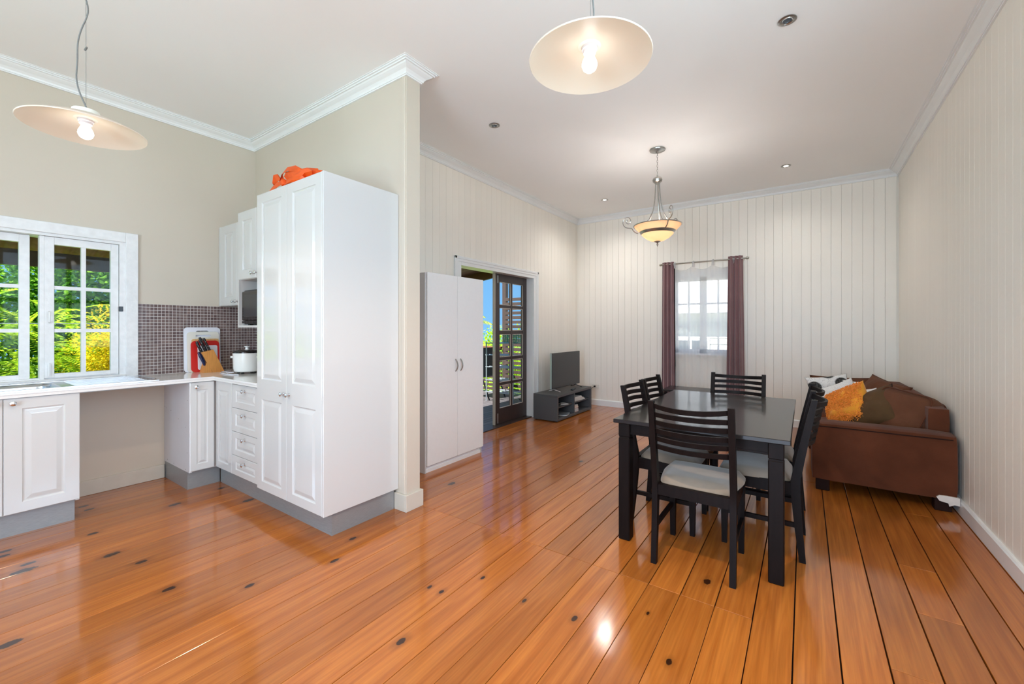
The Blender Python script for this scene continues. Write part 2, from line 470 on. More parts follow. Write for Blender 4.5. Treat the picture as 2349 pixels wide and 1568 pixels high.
KNOTS = [(-3.62, 0.68, .035), (-2.06, 1.42, .03), (-1.62, 1.75, .02), (-0.43, 1.6, .03), (-0.62, 1.93, .022), (-0.45, 2.36, .04)]
def floor_mat():
    m, n, p = new_mat('varnished_pine_floor')
    L = n.links.new
    N = n.nodes.new
    geo = N('ShaderNodeNewGeometry')
    oi = N('ShaderNodeObjectInfo')
    off = N('ShaderNodeVectorMath'); off.operation = 'SCALE'; off.inputs[0].default_value = (13.0, 37.0, 0)
    L(oi.outputs['Random'], off.inputs['Scale'])
    ad = N('ShaderNodeVectorMath'); ad.operation = 'ADD'
    L(geo.outputs['Position'], ad.inputs[0]); L(off.outputs[0], ad.inputs[1])
    mp = N('ShaderNodeMapping'); mp.inputs['Scale'].default_value = (16, 0.9, 1)
    L(ad.outputs[0], mp.inputs[0])
    g = N('ShaderNodeTexNoise'); g.inputs['Scale'].default_value = 1.6; g.inputs['Detail'].default_value = 7; g.inputs['Distortion'].default_value = 0.9
    L(mp.outputs[0], g.inputs['Vector'])
    mp2 = N('ShaderNodeMapping'); mp2.inputs['Scale'].default_value = (110, 3.0, 1)
    L(ad.outputs[0], mp2.inputs[0])
    g2 = N('ShaderNodeTexNoise'); g2.inputs['Scale'].default_value = 1.0; g2.inputs['Detail'].default_value = 4
    L(mp2.outputs[0], g2.inputs['Vector'])
    r = N('ShaderNodeValToRGB')
    e = r.color_ramp.elements
    e[0].position = 0.18; e[0].color = (*srgb(146, 78, 24), 1)
    e[1].position = 0.85; e[1].color = (*srgb(190, 114, 46), 1)
    x = e.new(0.45); x.color = (*srgb(168, 95, 36), 1)
    x = e.new(0.62); x.color = (*srgb(180, 106, 42), 1)
    L(g.outputs['Fac'], r.inputs[0])
    # fine streaks
    m2 = N('ShaderNodeMapRange'); m2.inputs['To Min'].default_value = 0.86; m2.inputs['To Max'].default_value = 1.12
    m2.inputs['From Min'].default_value = 0.3; m2.inputs['From Max'].default_value = 0.7
    L(g2.outputs['Fac'], m2.inputs['Value'])
    m3 = N('ShaderNodeMapRange'); m3.inputs['To Min'].default_value = 0.80; m3.inputs['To Max'].default_value = 1.13
    L(oi.outputs['Random'], m3.inputs['Value'])
    mu = N('ShaderNodeMath'); mu.operation = 'MULTIPLY'
    L(m2.outputs[0], mu.inputs[0]); L(m3.outputs[0], mu.inputs[1])
    sc = N('ShaderNodeVectorMath'); sc.operation = 'SCALE'
    L(r.outputs[0], sc.inputs[0]); L(mu.outputs[0], sc.inputs['Scale'])
    # knots
    prev = None
    for (kx, ky, kr) in KNOTS:
        s1 = N('ShaderNodeVectorMath'); s1.operation = 'SUBTRACT'; s1.inputs[1].default_value = (kx, ky, 0)
        L(geo.outputs['Position'], s1.inputs[0])
        s2 = N('ShaderNodeVectorMath'); s2.operation = 'MULTIPLY'; s2.inputs[1].default_value = (1 / kr, 0.55 / kr, 0)
        L(s1.outputs[0], s2.inputs[0])
        s3 = N('ShaderNodeVectorMath'); s3.operation = 'LENGTH'
        L(s2.outputs[0], s3.inputs[0])
        if prev is None:
            prev = s3.outputs['Value']
        else:
            mn = N('ShaderNodeMath'); mn.operation = 'MINIMUM'
            L(prev, mn.inputs[0]); L(s3.outputs['Value'], mn.inputs[1]); prev = mn.outputs[0]
    kn = N('ShaderNodeTexNoise'); kn.inputs['Scale'].default_value = 45; L(geo.outputs['Position'], kn.inputs['Vector'])
    ka = N('ShaderNodeMath'); ka.operation = 'MULTIPLY_ADD'; ka.inputs[1].default_value = 0.6; L(kn.outputs['Fac'], ka.inputs[0]); L(prev, ka.inputs[2])
    kr_ = N('ShaderNodeValToRGB')
    ke = kr_.color_ramp.elements
    ke[0].position = 0.34; ke[0].color = (1, 1, 1, 1)
    ke[1].position = 0.80; ke[1].color = (0, 0, 0, 1)
    q = ke.new(0.40); q.color = (0.30, 0.30, 0.30, 1)
    kd = N('ShaderNodeMath'); kd.operation = 'MULTIPLY'; kd.inputs[1].default_value = 0.36; L(ka.outputs[0], kd.inputs[0])
    L(kd.outputs[0], kr_.inputs[0])
    mk = N('ShaderNodeMixRGB'); mk.inputs['Color2'].default_value = (*srgb(52, 26, 12), 1)
    L(kr_.outputs[0], mk.inputs['Fac']); L(sc.outputs[0], mk.inputs['Color1'])
    L(mk.outputs[0], p.inputs['Base Color'])
    p.inputs['Roughness'].default_value = 0.34
    p.inputs['Coat Weight'].default_value = 1.0
    p.inputs['Coat IOR'].default_value = 1.5
    p.inputs['Specular IOR Level'].default_value = 0.08
    # wear of the varnish: soft changes of gloss
    wn = N('ShaderNodeTexNoise'); wn.inputs['Scale'].default_value = 3.5; wn.inputs['Detail'].default_value = 6
    L(geo.outputs['Position'], wn.inputs['Vector'])
    wr = N('ShaderNodeMapRange'); wr.inputs['To Min'].default_value = 0.06; wr.inputs['To Max'].default_value = 0.20
    wr.inputs['From Min'].default_value = 0.3; wr.inputs['From Max'].default_value = 0.75
    L(wn.outputs['Fac'], wr.inputs['Value']); L(wr.outputs[0], p.inputs['Coat Roughness'])
    bn = N('ShaderNodeTexNoise'); bn.inputs['Scale'].default_value = 30; bn.inputs['Detail'].default_value = 2
    mp3 = N('ShaderNodeMapping'); mp3.inputs['Scale'].default_value = (1, 0.25, 1)
    L(ad.outputs[0], mp3.inputs[0]); L(mp3.outputs[0], bn.inputs['Vector'])
    bp = N('ShaderNodeBump'); bp.inputs['Strength'].default_value = 0.06; bp.inputs['Distance'].default_value = 0.006
    L(bn.outputs['Fac'], bp.inputs['Height']); L(bp.outputs[0], p.inputs['Normal']); L(bp.outputs[0], p.inputs['Coat Normal'])
    return m
M['floor'] = None   # made below, once the knots are known

def tile_mat():
    m, n, p = new_mat('brown_mosaic_tile')
    oi = n.nodes.new('ShaderNodeNewGeometry')
    ob = n.nodes.new('ShaderNodeObjectInfo')
    ad = n.nodes.new('ShaderNodeMath'); ad.operation = 'ADD'
    n.links.new(oi.outputs['Random Per Island'], ad.inputs[0]); n.links.new(ob.outputs['Random'], ad.inputs[1])
    fr = n.nodes.new('ShaderNodeMath'); fr.operation = 'FRACT'; n.links.new(ad.outputs[0], fr.inputs[0])
    r = n.nodes.new('ShaderNodeValToRGB')
    r.color_ramp.elements[0].color = (*srgb(96, 78, 78), 1); r.color_ramp.elements[1].color = (*srgb(128, 108, 104), 1)
    n.links.new(fr.outputs[0], r.inputs[0]); n.links.new(r.outputs[0], p.inputs['Base Color'])
    p.inputs['Roughness'].default_value = 0.18
    return m
M['tile'] = tile_mat()

def flower_mat():
    """white speckled cloth with black chrysanthemum discs"""
    m, n, p = new_mat('white_cloth_black_flowers')
    tc = n.nodes.new('ShaderNodeTexCoord')
    sp = n.nodes.new('ShaderNodeSeparateXYZ'); n.links.new(tc.outputs['Object'], sp.inputs[0])
    cb = n.nodes.new('ShaderNodeCombineXYZ'); n.links.new(sp.outputs['X'], cb.inputs[0]); n.links.new(sp.outputs['Z'], cb.inputs[1])
    v = n.nodes.new('ShaderNodeTexVoronoi'); v.voronoi_dimensions = '2D'; v.inputs['Scale'].default_value = 5.0; v.inputs['Randomness'].default_value = 0.7
    n.links.new(cb.outputs[0], v.inputs['Vector'])
    r = n.nodes.new('ShaderNodeValToRGB')
    r.color_ramp.elements[0].position = 0.30; r.color_ramp.elements[0].color = (1, 1, 1, 1)
    r.color_ramp.elements[1].position = 0.36; r.color_ramp.elements[1].color = (0, 0, 0, 1)
    n.links.new(v.outputs['Distance'], r.inputs[0])
    v2 = n.nodes.new('ShaderNodeTexVoronoi'); v2.inputs['Scale'].default_value = 70
    n.links.new(tc.outputs['Object'], v2.inputs['Vector'])
    r2 = n.nodes.new('ShaderNodeValToRGB')
    r2.color_ramp.elements[0].position = 0.25; r2.color_ramp.elements[0].color = (*srgb(14, 14, 16), 1)
    r2.color_ramp.elements[1].position = 0.75; r2.color_ramp.elements[1].color = (*srgb(70, 69, 68), 1)
    n.links.new(v2.outputs['Distance'], r2.inputs[0])
    r3 = n.nodes.new('ShaderNodeValToRGB')
    r3.color_ramp.elements[0].position = 0.1; r3.color_ramp.elements[0].color = (*srgb(130, 130, 134), 1)
    r3.color_ramp.elements[1].position = 0.3; r3.color_ramp.elements[1].color = (*srgb(226, 226, 226), 1)
    n.links.new(v2.outputs['Distance'], r3.inputs[0])
    mx = n.nodes.new('ShaderNodeMixRGB')
    n.links.new(r.outputs[0], mx.inputs['Fac']); n.links.new(r3.outputs[0], mx.inputs['Color1']); n.links.new(r2.outputs[0], mx.inputs['Color2'])
    n.links.new(mx.outputs[0], p.inputs['Base Color'])
    p.inputs['Roughness'].default_value = 0.9
    return m
M['flower'] = flower_mat()
KNOTS[:] = [(-3.825, 0.327, 0.03), (-3.753, 0.316, 0.03), (-3.436, 0.357, 0.05), (-3.518, 0.382, 0.03), (-3.696, 0.675, 0.03), (-3.266, 0.671, 0.04), (-3.027, 0.744, 0.03), (-2.601, 0.746, 0.03), (-2.3, 0.989, 0.025), (-2.29, 1.572, 0.025), (-2.155, 1.365, 0.025), (-1.545, 1.498, 0.016), (-1.375, 1.171, 0.026), (-2.689, 0.239, 0.04), (-4.208, 0.747, 0.03), (-4.316, 0.737, 0.03), (-3.891, 1.457, 0.03), (-3.445, 1.475, 0.04), (-3.811, 1.127, 0.04), (-1.469, 1.506, 0.018), (-1.376, 1.713, 0.016), (-0.433, 1.695, 0.02), (-0.586, 1.93, 0.012), (-0.409, 2.342, 0.03), (-1.79, 3.753, 0.03), (-0.846, 1.707, 0.022), (-1.097, 1.681, 0.016), (-2.42, 2.6, 0.04)]
KNOTS[:] = [(a, b, c * 0.72) for a, b, c in KNOTS]
M['floor'] = floor_mat()

# ================================================================== STRUCTURE
XR, YB, XL, XK, YP, YP2, XE = 0.91, 6.658, -3.249, -4.587, 2.024, 2.148, -2.316
ZC = 3.165          # ceiling
WT = 0.16           # wall thickness
BP = 0.1027         # pitch of the wall boards

# floor: subfloor + separate boards
fl = struct('floor', MB().box(XK, XR, REAR_Y, YP2, -0.06, -0.021).box(XL - 0.15, XR, YP2, YB, -0.06, -0.021), M['gap'], 'varnished orange pine floorboards running through both rooms', 'floor')
FPITCH = 0.1535
def floorboard(x0, x1, y0, y1, gap, dz):
    mb = MB()
    a, b, c, d = x0 + gap / 2, x1 - gap / 2, y0 + 0.0012, y1 - 0.0012
    t = 0.0012
    lo = [(a, c, -0.021), (b, c, -0.021), (b, d, -0.021), (a, d, -0.021)]
    mid = [(a, c, dz - t), (b, c, dz - t), (b, d, dz - t), (a, d, dz - t)]
    hi = [(a + t, c + t, dz), (b - t, c + t, dz), (b - t, d - t, dz), (a + t, d - t, dz)]
    v = lo + mid + hi
    f = [(8, 9, 10, 11)]
    for k in range(4):
        k2 = (k + 1) % 4
        f += [(k, k2, 4 + k2, 4 + k), (4 + k, 4 + k2, 8 + k2, 8 + k)]
    mb.add(v, f)
    part('floorboard', mb, M['floor'], fl)
lines = sorted([-0.3445 + FPITCH * k for k in range(-29, 9)])
lines = [l for l in lines if XK < l < XR]
edges = [XK] + lines + [XR]
rng = random.Random(3)
JY = 2.153
for i in range(len(edges) - 1):
    x0, x1 = edges[i], edges[i + 1]
    if x1 - x0 < 0.01: continue
    xm = (x0 + x1) / 2
    if xm < -0.2:
        segs = [(REAR_Y, JY, 0.0022)]
        yb = [JY]
        if rng.random() < 0.55: yb.append(rng.uniform(3.6, 5.6))
        yb.append(YB)
        if -1.0 < xm < -0.85: yb = [JY, 3.30, YB]
        for k in range(len(yb) - 1 if x1 > XL - 0.02 else 0):
            segs.append((yb[k], yb[k + 1], 0.0045 if xm > -1.6 else 0.003))
    else:
        cuts = [REAR_Y]
        if 0.418 < xm < 0.57: cuts += [2.636, 3.12]
        elif 0.265 < xm < 0.418: cuts += [2.148]
        elif -0.19 < xm < -0.04: cuts += [0.4, 4.9]
        else: cuts += [rng.uniform(3.9, 5.8)]
        cuts.append(YB)
        segs = [(cuts[k], cuts[k + 1], 0.0055) for k in range(len(cuts) - 1)]
    for (a, b, g) in segs:
        floorboard(x0, x1, a, b, g, rng.uniform(-0.0006, 0.0004))

struct('ceiling', MB().box(XK - WT, XR + WT, REAR_Y - WT, YB + WT, ZC, ZC + 0.08), M['ceiling'], 'plain white plaster ceiling', 'ceiling')

def vboard_mesh(w, h, t, axis):
    """upright board with chamfered long edges; face at 0, body behind; axis = along-wall axis"""
    c = 0.0004
    prof = [(-w / 2, -t), (-w / 2, -c), (-w / 2 + c, 0), (w / 2 - c, 0), (w / 2, -c), (w / 2, -t)]
    mb = MB()
    n = len(prof)
    v = [(p[0], p[1], 0) for p in prof] + [(p[0], p[1], h) for p in prof]
    f = [tuple(range(n)), tuple(range(2 * n - 1, n - 1, -1))] + [(i, n + i, n + (i + 1) % n, (i + 1) % n) for i in range(n)]
    mb.add(v, f)
    return mb.mesh('wall_board')
TB = 0.014
_vb = {}
def wall_board(parent, face_xyz, rz, z0, z1, w=BP - 0.0020):
    key = (round(w, 4), round(z1 - z0, 3))
    if key not in _vb:
        _vb[key] = vboard_mesh(w, z1 - z0, TB, 'x')
    o = link('wall_board', _vb[key], M['board'], parent)
    o.location = (face_xyz[0], face_xyz[1], z0)
    o.rotation_euler = (0, 0, rz)
    return o
ZT = 3.12
# right wall (faces -X): backing plus boards
SW0, SW1 = side_fill_opening
def with_hole(x0, x1, y0, y1, z0, z1):
    return MB().box(x0, x1, y0, SW0, z0, z1).box(x0, x1, SW1, y1, z0, z1).box(x0, x1, SW0, SW1, z0, 0.9).box(x0, x1, SW0, SW1, 2.6, z1)
wr = struct('wall_right', with_hole(XR + TB, XR + WT, REAR_Y, YB + WT, -0.06, ZC), M['board'], 'cream wall of vertical tongue-and-groove boards on the right', 'wall')
part('plain_panel', with_hole(XR, XR + TB, REAR_Y, 2.455, 0, ZT), M['board'], wr)
y = 3.253 + BP / 2 - 8 * BP
while y < YB:
    wall_board(wr, (XR, y, 0), PI / 2, 0.0, ZT)
    y += BP
# back wall (faces -Y) with a window opening
WX0, WX1, WZ0, WZ1 = -1.655, -0.795, 0.93, 2.08
wb = struct('wall_back', MB().box(XL - WT, WX0, YB + TB, YB + WT, -0.06, ZC).box(WX1, XR + WT, YB + TB, YB + WT, -0.06, ZC)
            .box(WX0, WX1, YB + TB, YB + WT, -0.06, WZ0).box(WX0, WX1, YB + TB, YB + WT, WZ1, ZC), M['board'],
            'cream wall of vertical boards around the curtained window', 'wall')
x = 0.79 + BP / 2
while x > XL:
    if WX0 - 0.02 < x < WX1 + 0.02:
        wall_board(wb, (x, YB, 0), PI, 0.0, WZ0)
        wall_board(wb, (x, YB, 0), PI, WZ1, ZT)
    else:
        wall_board(wb, (x, YB, 0), PI, 0.0, ZT)
    x -= BP
# left wall of the dining room (faces +X) with the french door opening
DY0, DY1, DZ = 3.635, 5.215, 2.035
XO = -3.40
wl = struct('wall_left', MB().box(XO, XL - TB, YP2 - 0.06, DY0, -0.06, ZC).box(XO, XL - TB, DY1, YB + WT, -0.06, ZC).box(XO, XL - TB, DY0, DY1, DZ, ZC), M['board'],
            'cream wall of vertical boards around the dark french door', 'wall')
y = 3.093 + BP / 2 - 9 * BP
while y < YB:
    if y > YP2 + 0.03:
        if DY0 - 0.02 < y < DY1 + 0.02:
            wall_board(wl, (XL, y, 0), -PI / 2, DZ, ZT)
        else:
            wall_board(wl, (XL, y, 0), -PI / 2, 0.0, ZT)
    y += BP
# kitchen wall with the long window (faces +X)
KY0, KY1, KZ0, KZ1 = -1.35, 1.027, 0.915, 2.0
wk = struct('wall_kitchen', MB().box(XK - WT, XK, KY1, YP + 0.02, -0.06, ZC).box(XK - WT, XK, left_fill_opening[1], KY0, -0.06, ZC).box(XK - WT, XK, REAR_Y - WT, left_fill_opening[0], -0.06, ZC)
            .box(XK - WT, XK, left_fill_opening[0], left_fill_opening[1], -0.06, 0.8).box(XK - WT, XK, left_fill_opening[0], left_fill_opening[1], 2.75, ZC)
            .box(XK - WT, XK, KY0, KY1, -0.06, KZ0).box(XK - WT, XK, KY0, KY1, KZ1, ZC), M['plaster'],
            'plain beige plaster wall with the kitchen window', 'wall')
# partition
wp = struct('wall_partition', MB().box(XK - WT, XE, YP, YP2, -0.06, ZC), M['plaster'], 'beige partition wall ending beside the tall pantry', 'wall')
part('corner_bead', MB().bbox(XE - 0.044, XE - 0.012, YP - 0.008, YP + 0.002, 0.118, 3.09, 0.003), M['plaster'], wp)
# rear wall behind the camera, with openings added for the fill lights
mb = MB()
xs = [XK - WT]
for a, b in rear_fill_openings: xs += [a, b]
xs.append(XR + WT)
for k in range(0, len(xs), 2):
    mb.box(xs[k], xs[k + 1], REAR_Y - WT, REAR_Y, -0.06, ZC)
for a, b in rear_fill_openings:
    mb.box(a, b, REAR_Y - WT, REAR_Y, -0.06, 0.06).box(a, b, REAR_Y - WT, REAR_Y, 2.75, ZC)
struct('wall_rear', mb, M['plaster'], 'beige wall behind the camera with openings added for light', 'wall')
nwin = 3  # frames for the made-up openings that carry the fill lights
for a, b in rear_fill_openings:
    mb = MB()
    for t in range(3):
        xx = a + (b - a) * t / 2
        mb.box(xx - 0.03, xx + 0.03, REAR_Y - 0.1, REAR_Y - 0.04, 0.06, 2.75)
    for zz in (0.09, 0.95, 1.85, 2.72):
        mb.box(a, b, REAR_Y - 0.1, REAR_Y - 0.04, zz - 0.03, zz + 0.03)
    struct('window_%d' % nwin, mb, M['trim'], 'white frame of a made-up window in the unseen rear wall', 'window'); nwin += 1

mb = MB()
for t in range(4):
    yy = SW0 + (SW1 - SW0) * t / 3
    mb.box(XR + 0.04, XR + 0.1, yy - 0.03, yy + 0.03, 0.9, 2.6)
for zz in (0.93, 1.75, 2.57):
    mb.box(XR + 0.04, XR + 0.1, SW0, SW1, zz - 0.03, zz + 0.03)
struct('window_%d' % nwin, mb, M['trim'], 'white frame of a made-up window in the right wall, out of view', 'window')
nwin += 1
mb = MB()
for t in range(3):
    yy = left_fill_opening[0] + (left_fill_opening[1] - left_fill_opening[0]) * t / 2
    mb.box(XK - 0.1, XK - 0.04, yy - 0.03, yy + 0.03, 0.8, 2.75)
for zz in (0.83, 1.45, 2.1, 2.72):
    mb.box(XK - 0.1, XK - 0.04, left_fill_opening[0], left_fill_opening[1], zz - 0.03, zz + 0.03)
struct('window_%d' % nwin, mb, M['trim'], 'white frame of a made-up window in the kitchen wall, behind the camera', 'window')
# cornice swept round the room
POLY = [(XR, REAR_Y), (XR, YB), (XL, YB), (XL, YP2), (XE, YP2), (XE, YP), (XK, YP), (XK, REAR_Y)]
def sweep_seg(prof, i):
    """profile (inset, z) swept along polygon edge i with mitred ends"""
    n = len(POLY)
    def off(k, d):
        p0, p1, p2 = Vector(POLY[k - 1]), Vector(POLY[k]), Vector(POLY[(k + 1) % n])
        e1, e2 = (p1 - p0).normalized(), (p2 - p1).normalized()
        n1, n2 = Vector((-e1.y, e1.x)), Vector((-e2.y, e2.x))
        return p1 + (n1 + n2) * (d / (1 + n1.dot(n2)))
    m = len(prof)
    v = []
    for k in (i, (i + 1) % n):
        for (d, z) in prof:
            q = off(k, d)
            v.append((q.x, q.y, z))
    f = [tuple(range(m)), tuple(range(2 * m - 1, m - 1, -1))] + [(a, m + a, m + (a + 1) % m, (a + 1) % m) for a in range(m)]
    return MB().add(v, f)
cz = ZC
CPROF = [(0.0, cz), (0.0, cz - 0.079), (0.012, cz - 0.079), (0.012, cz - 0.070), (0.018, cz - 0.070), (0.022, cz - 0.058), (0.034, cz - 0.044), (0.048, cz - 0.036),
         (0.060, cz - 0.028), (0.067, cz - 0.020), (0.078, cz - 0.020), (0.078, cz - 0.011), (0.090, cz - 0.011), (0.090, cz - 0.003), (0.099, cz - 0.003), (0.099, cz)]
cl = ['right wall', 'back wall', 'door wall', 'dining side of the partition', 'partition end', 'kitchen side of the partition', 'kitchen window wall', 'rear wall']
for i in range(len(POLY)):
    struct('trim_%d' % (i + 1), sweep_seg(CPROF, i), M['trim'], 'white moulded cornice along the ' + cl[i], 'cornice')
# baseboards
def baseboard(name, mb, m, label):
    struct(name, mb, m, label, 'baseboard')
BPROF = [(0, 0.0), (0.022, 0.0), (0.022, 0.088), (0.014, 0.096), (0, 0.096)]
o = struct('baseboard_right', sweep_seg(BPROF, 0), M['trim'], 'white skirting board along the right wall', 'baseboard')
o = struct('baseboard_back', sweep_seg(BPROF, 1), M['trim'], 'white skirting board along the back wall', 'baseboard')
struct('baseboard_left', MB().box(XL, XL + 0.02, DY1 + 0.12, YB - 0.022, 0, 0.096).box(XL, XL + 0.02, YP2 + 0.02, DY0 - 0.12, 0, 0.096), M['trim'], 'white skirting board along the door wall', 'baseboard')
struct('baseboard_partition', MB().bbox(XE - 0.11, XE + 0.0, YP - 0.02, YP, 0, 0.118, 0.002).bbox(XE, XE + 0.018, YP - 0.02, YP2 + 0.02, 0, 0.118, 0.002).bbox(XL, XE, YP2, YP2 + 0.02, 0, 0.118, 0.002), M['cream_trim'], 'cream skirting block wrapped round the partition end', 'baseboard')
struct('baseboard_kitchen', MB().bbox(XK, XK + 0.018, 0.672, 1.283, 0, 0.115, 0.003), M['cream_trim'], 'cream skirting board in the open bay under the bench', 'baseboard')

# ------------------------------------------------------------------ kitchen window
def window_parts(parent, frame_boxes, m):
    for nm, mb in frame_boxes: part(nm, mb, m, parent)
kw = thing('window_1', 'white casement window above the sink', 'window', (XK, 0.4, KZ0))
kw['kind'] = 'structure'
X0 = XK
part('architrave', MB().bbox(X0, X0 + 0.022, KY1, KY1 + 0.078, 0.902, KZ1 + 0.08, 0.003).bbox(X0, X0 + 0.022, KY0 - 0.078, KY1, KZ1, KZ1 + 0.08, 0.003), M['old_white'], kw)
part('window_frame', MB().box(X0 - WT, X0 + 0.006, KY1 - 0.035, KY1, KZ0, KZ1).box(X0 - WT, X0 + 0.006, KY0, KY1 - 0.035, KZ1 - 0.02, KZ1)
     .box(X0 - 0.10, X0 - 0.03, KY0, KY1 - 0.035, KZ0, KZ0 + 0.014), M['old_white'], kw)
part('window_sill', MB().bbox(X0 - 0.07, X0 + 0.035, KY0, KY1, KZ0 - 0.012, KZ0 + 0.006, 0.004), M['old_white'], kw)
part('mullion', MB().bbox(X0 - 0.09, X0 - 0.015, 0.557, 0.581, KZ0, KZ1 - 0.02, 0.002), M['old_white'], kw)
def sash(parent, yl, yr, z0, z1, x, stile=0.05, stile_r=0.047, top=0.055, bot=0.03, cols=2, rows=3):
    mb = MB()
    t0, t1 = x - 0.02, x + 0.02
    mb.bbox(t0, t1, yl, yl + stile, z0, z1, 0.002).bbox(t0, t1, yr - stile_r, yr, z0, z1, 0.002)
    mb.box(t0, t1, yl + stile, yr - stile_r, z1 - top, z1).box(t0, t1, yl + stile, yr - stile_r, z0, z0 + bot)
    s = part('sash', mb, M['old_white'], parent)
    ya, yb, za, zb = yl + stile, yr - stile_r, z0 + bot, z1 - top
    b = 0.013
    for c in range(1, cols):
        q = ya + (yb - ya) * c / cols
        part('glazing_bar', MB().box(t0 + 0.004, t1 - 0.004, q - b, q + b, za, zb), M['old_white'], s)
    for r in range(1, rows):
        q = za + (zb - za) * r / rows
        part('glazing_bar', MB().box(t0 + 0.005, t1 - 0.005, ya, yb, q - b, q + b), M['old_white'], s)
    for c in range(cols):
        for r in range(rows):
            part('pane', MB().box(x - 0.003, x + 0.001, ya + (yb - ya) * c / cols + 0.004, ya + (yb - ya) * (c + 1) / cols - 0.004,
                                  za + (zb - za) * r / rows + 0.004, za + (zb - za) * (r + 1) / rows - 0.004), M['glass'], s)
    return s
s1 = sash(kw, 0.581, 0.990, KZ0 + 0.014, KZ1 - 0.022, X0 - 0.035)
mb = MB().tube([(X0 - 0.012, 0.603, 1.34), (X0 + 0.012, 0.603, 1.345), (X0 + 0.018, 0.603, 1.38), (X0 + 0.012, 0.603, 1.415), (X0 - 0.012, 0.603, 1.42)], 0.006, 6)
part('pull_handle', mb, M['old_white'], s1, True)
part('bolt', MB().box(X0 - 0.014, X0 - 0.004, 0.597, 0.611, 0.94, 1.03).tube([(X0 - 0.006, 0.604, 0.945), (X0 - 0.006, 0.604, 1.04)], 0.004, 6), M['old_white'], s1)
part('catch', MB().bbox(X0 - 0.006, X0 + 0.012, 0.986, 1.012, 1.435, 1.475, 0.002), M['black_plastic'], kw)
sash(kw, 0.06, 0.515, KZ0 + 0.014, KZ1 - 0.022, X0 - 0.085, stile_r=0.052)
sash(kw, -0.42, 0.04, KZ0 + 0.014, KZ1 - 0.022, X0 - 0.035)
sash(kw, -0.9, -0.44, KZ0 + 0.014, KZ1 - 0.022, X0 - 0.035)
sash(kw, KY0, -0.92, KZ0 + 0.014, KZ1 - 0.022, X0 - 0.035)

# ------------------------------------------------------------------ back window
bw = thing('window_2', 'white paned window behind the sheer curtain', 'window', ((WX0 + WX1) / 2, YB, WZ0))
bw['kind'] = 'structure'
part('architrave', MB().bbox(WX0 - 0.05, WX0 + 0.02, YB - 0.02, YB, WZ0 - 0.03, WZ1 + 0.06, 0.003).bbox(WX1 - 0.02, WX1 + 0.05, YB - 0.02, YB, WZ0 - 0.03, WZ1 + 0.06, 0.003)
     .bbox(WX0, WX1, YB - 0.02, YB, WZ1 - 0.01, WZ1 + 0.06, 0.003), M['trim'], bw)
part('window_sill', MB().bbox(WX0 - 0.06, WX1 + 0.06, YB - 0.045, YB + 0.1, WZ0 - 0.03, WZ0, 0.004), M['trim'], bw)
part('window_frame', MB().box(WX0, WX0 + 0.03, YB, YB + WT, WZ0, WZ1).box(WX1 - 0.03, WX1, YB, YB + WT, WZ0, WZ1).box(WX0, WX1, YB, YB + WT, WZ1 - 0.03, WZ1), M['trim'], bw)
for (a, b) in ((WX0 + 0.03, -1.226), (-1.224, WX1 - 0.03)):
    yy = YB + 0.06
    s = part('sash', MB().box(a, a + 0.045, yy - 0.02, yy + 0.02, WZ0, WZ1 - 0.03).box(b - 0.045, b, yy - 0.02, yy + 0.02, WZ0, WZ1 - 0.03)
             .box(a, b, yy - 0.02, yy + 0.02, WZ0, WZ0 + 0.055).box(a, b, yy - 0.02, yy + 0.02, WZ1 - 0.085, WZ1 - 0.03), M['trim'], bw)
    xa, xb, za, zb = a + 0.045, b - 0.045, WZ0 + 0.055, WZ1 - 0.085
    part('glazing_bar', MB().box((xa + xb) / 2 - 0.012, (xa + xb) / 2 + 0.012, yy - 0.015, yy + 0.015, za, zb), M['trim'], s)
    for r in (1, 2):
        q = za + (zb - za) * r / 3
        part('glazing_bar', MB().box(xa, xb, yy - 0.014, yy + 0.014, q - 0.012, q + 0.012), M['trim'], s)
    for c in range(2):
        for r in range(3):
            part('pane', MB().box(xa + (xb - xa) * c / 2 + 0.004, xa + (xb - xa) * (c + 1) / 2 - 0.004, yy - 0.002, yy + 0.002, za + (zb - za) * r / 3 + 0.004, za + (zb - za) * (r + 1) / 3 - 0.004), M['glass'], s)
part('catch', MB().bbox(WX0 + 0.02, WX0 + 0.035, YB - 0.028, YB - 0.018, 1.42, 1.465, 0.002), M['black_plastic'], bw)

# ------------------------------------------------------------------ french door
dd = thing('door_1', 'dark stained french door leaf with ten glass panes', 'door', (-3.37, 4.83, 0))
dd['kind'] = 'structure'
LX0, LX1 = -3.395, -3.355
LY0, LY1 = 4.435, 5.205
YA, YBx = LY0 + 0.105, LY1 - 0.095
ROWS = [(0.22, 0.53), (0.565, 0.865), (0.905, 1.215), (1.262, 1.572), (1.61, 1.92)]
part('stile', MB().bbox(LX0, LX1, LY0 + 0.008, YA, 0.015, DZ - 0.01, 0.002), M['door_dark'], dd)
part('stile', MB().bbox(LX0, LX1, YBx, LY1, 0.015, DZ - 0.01, 0.002), M['door_dark'], dd)
part('top_rail', MB().box(LX0, LX1, YA, YBx, 1.92, DZ - 0.01), M['door_dark'], dd)
part('bottom_rail', MB().box(LX0, LX1, YA, YBx, 0.015, 0.22), M['door_dark'], dd)
ym = (YA + YBx) / 2
part('glazing_bar', MB().box(LX0 + 0.004, LX1 - 0.004, ym - 0.018, ym + 0.018, 0.22, 1.92), M['door_dark'], dd)
for k in range(4):
    part('glazing_bar', MB().box(LX0 + 0.005, LX1 - 0.005, YA, YBx, ROWS[k][1], ROWS[k + 1][0]), M['door_dark'], dd)
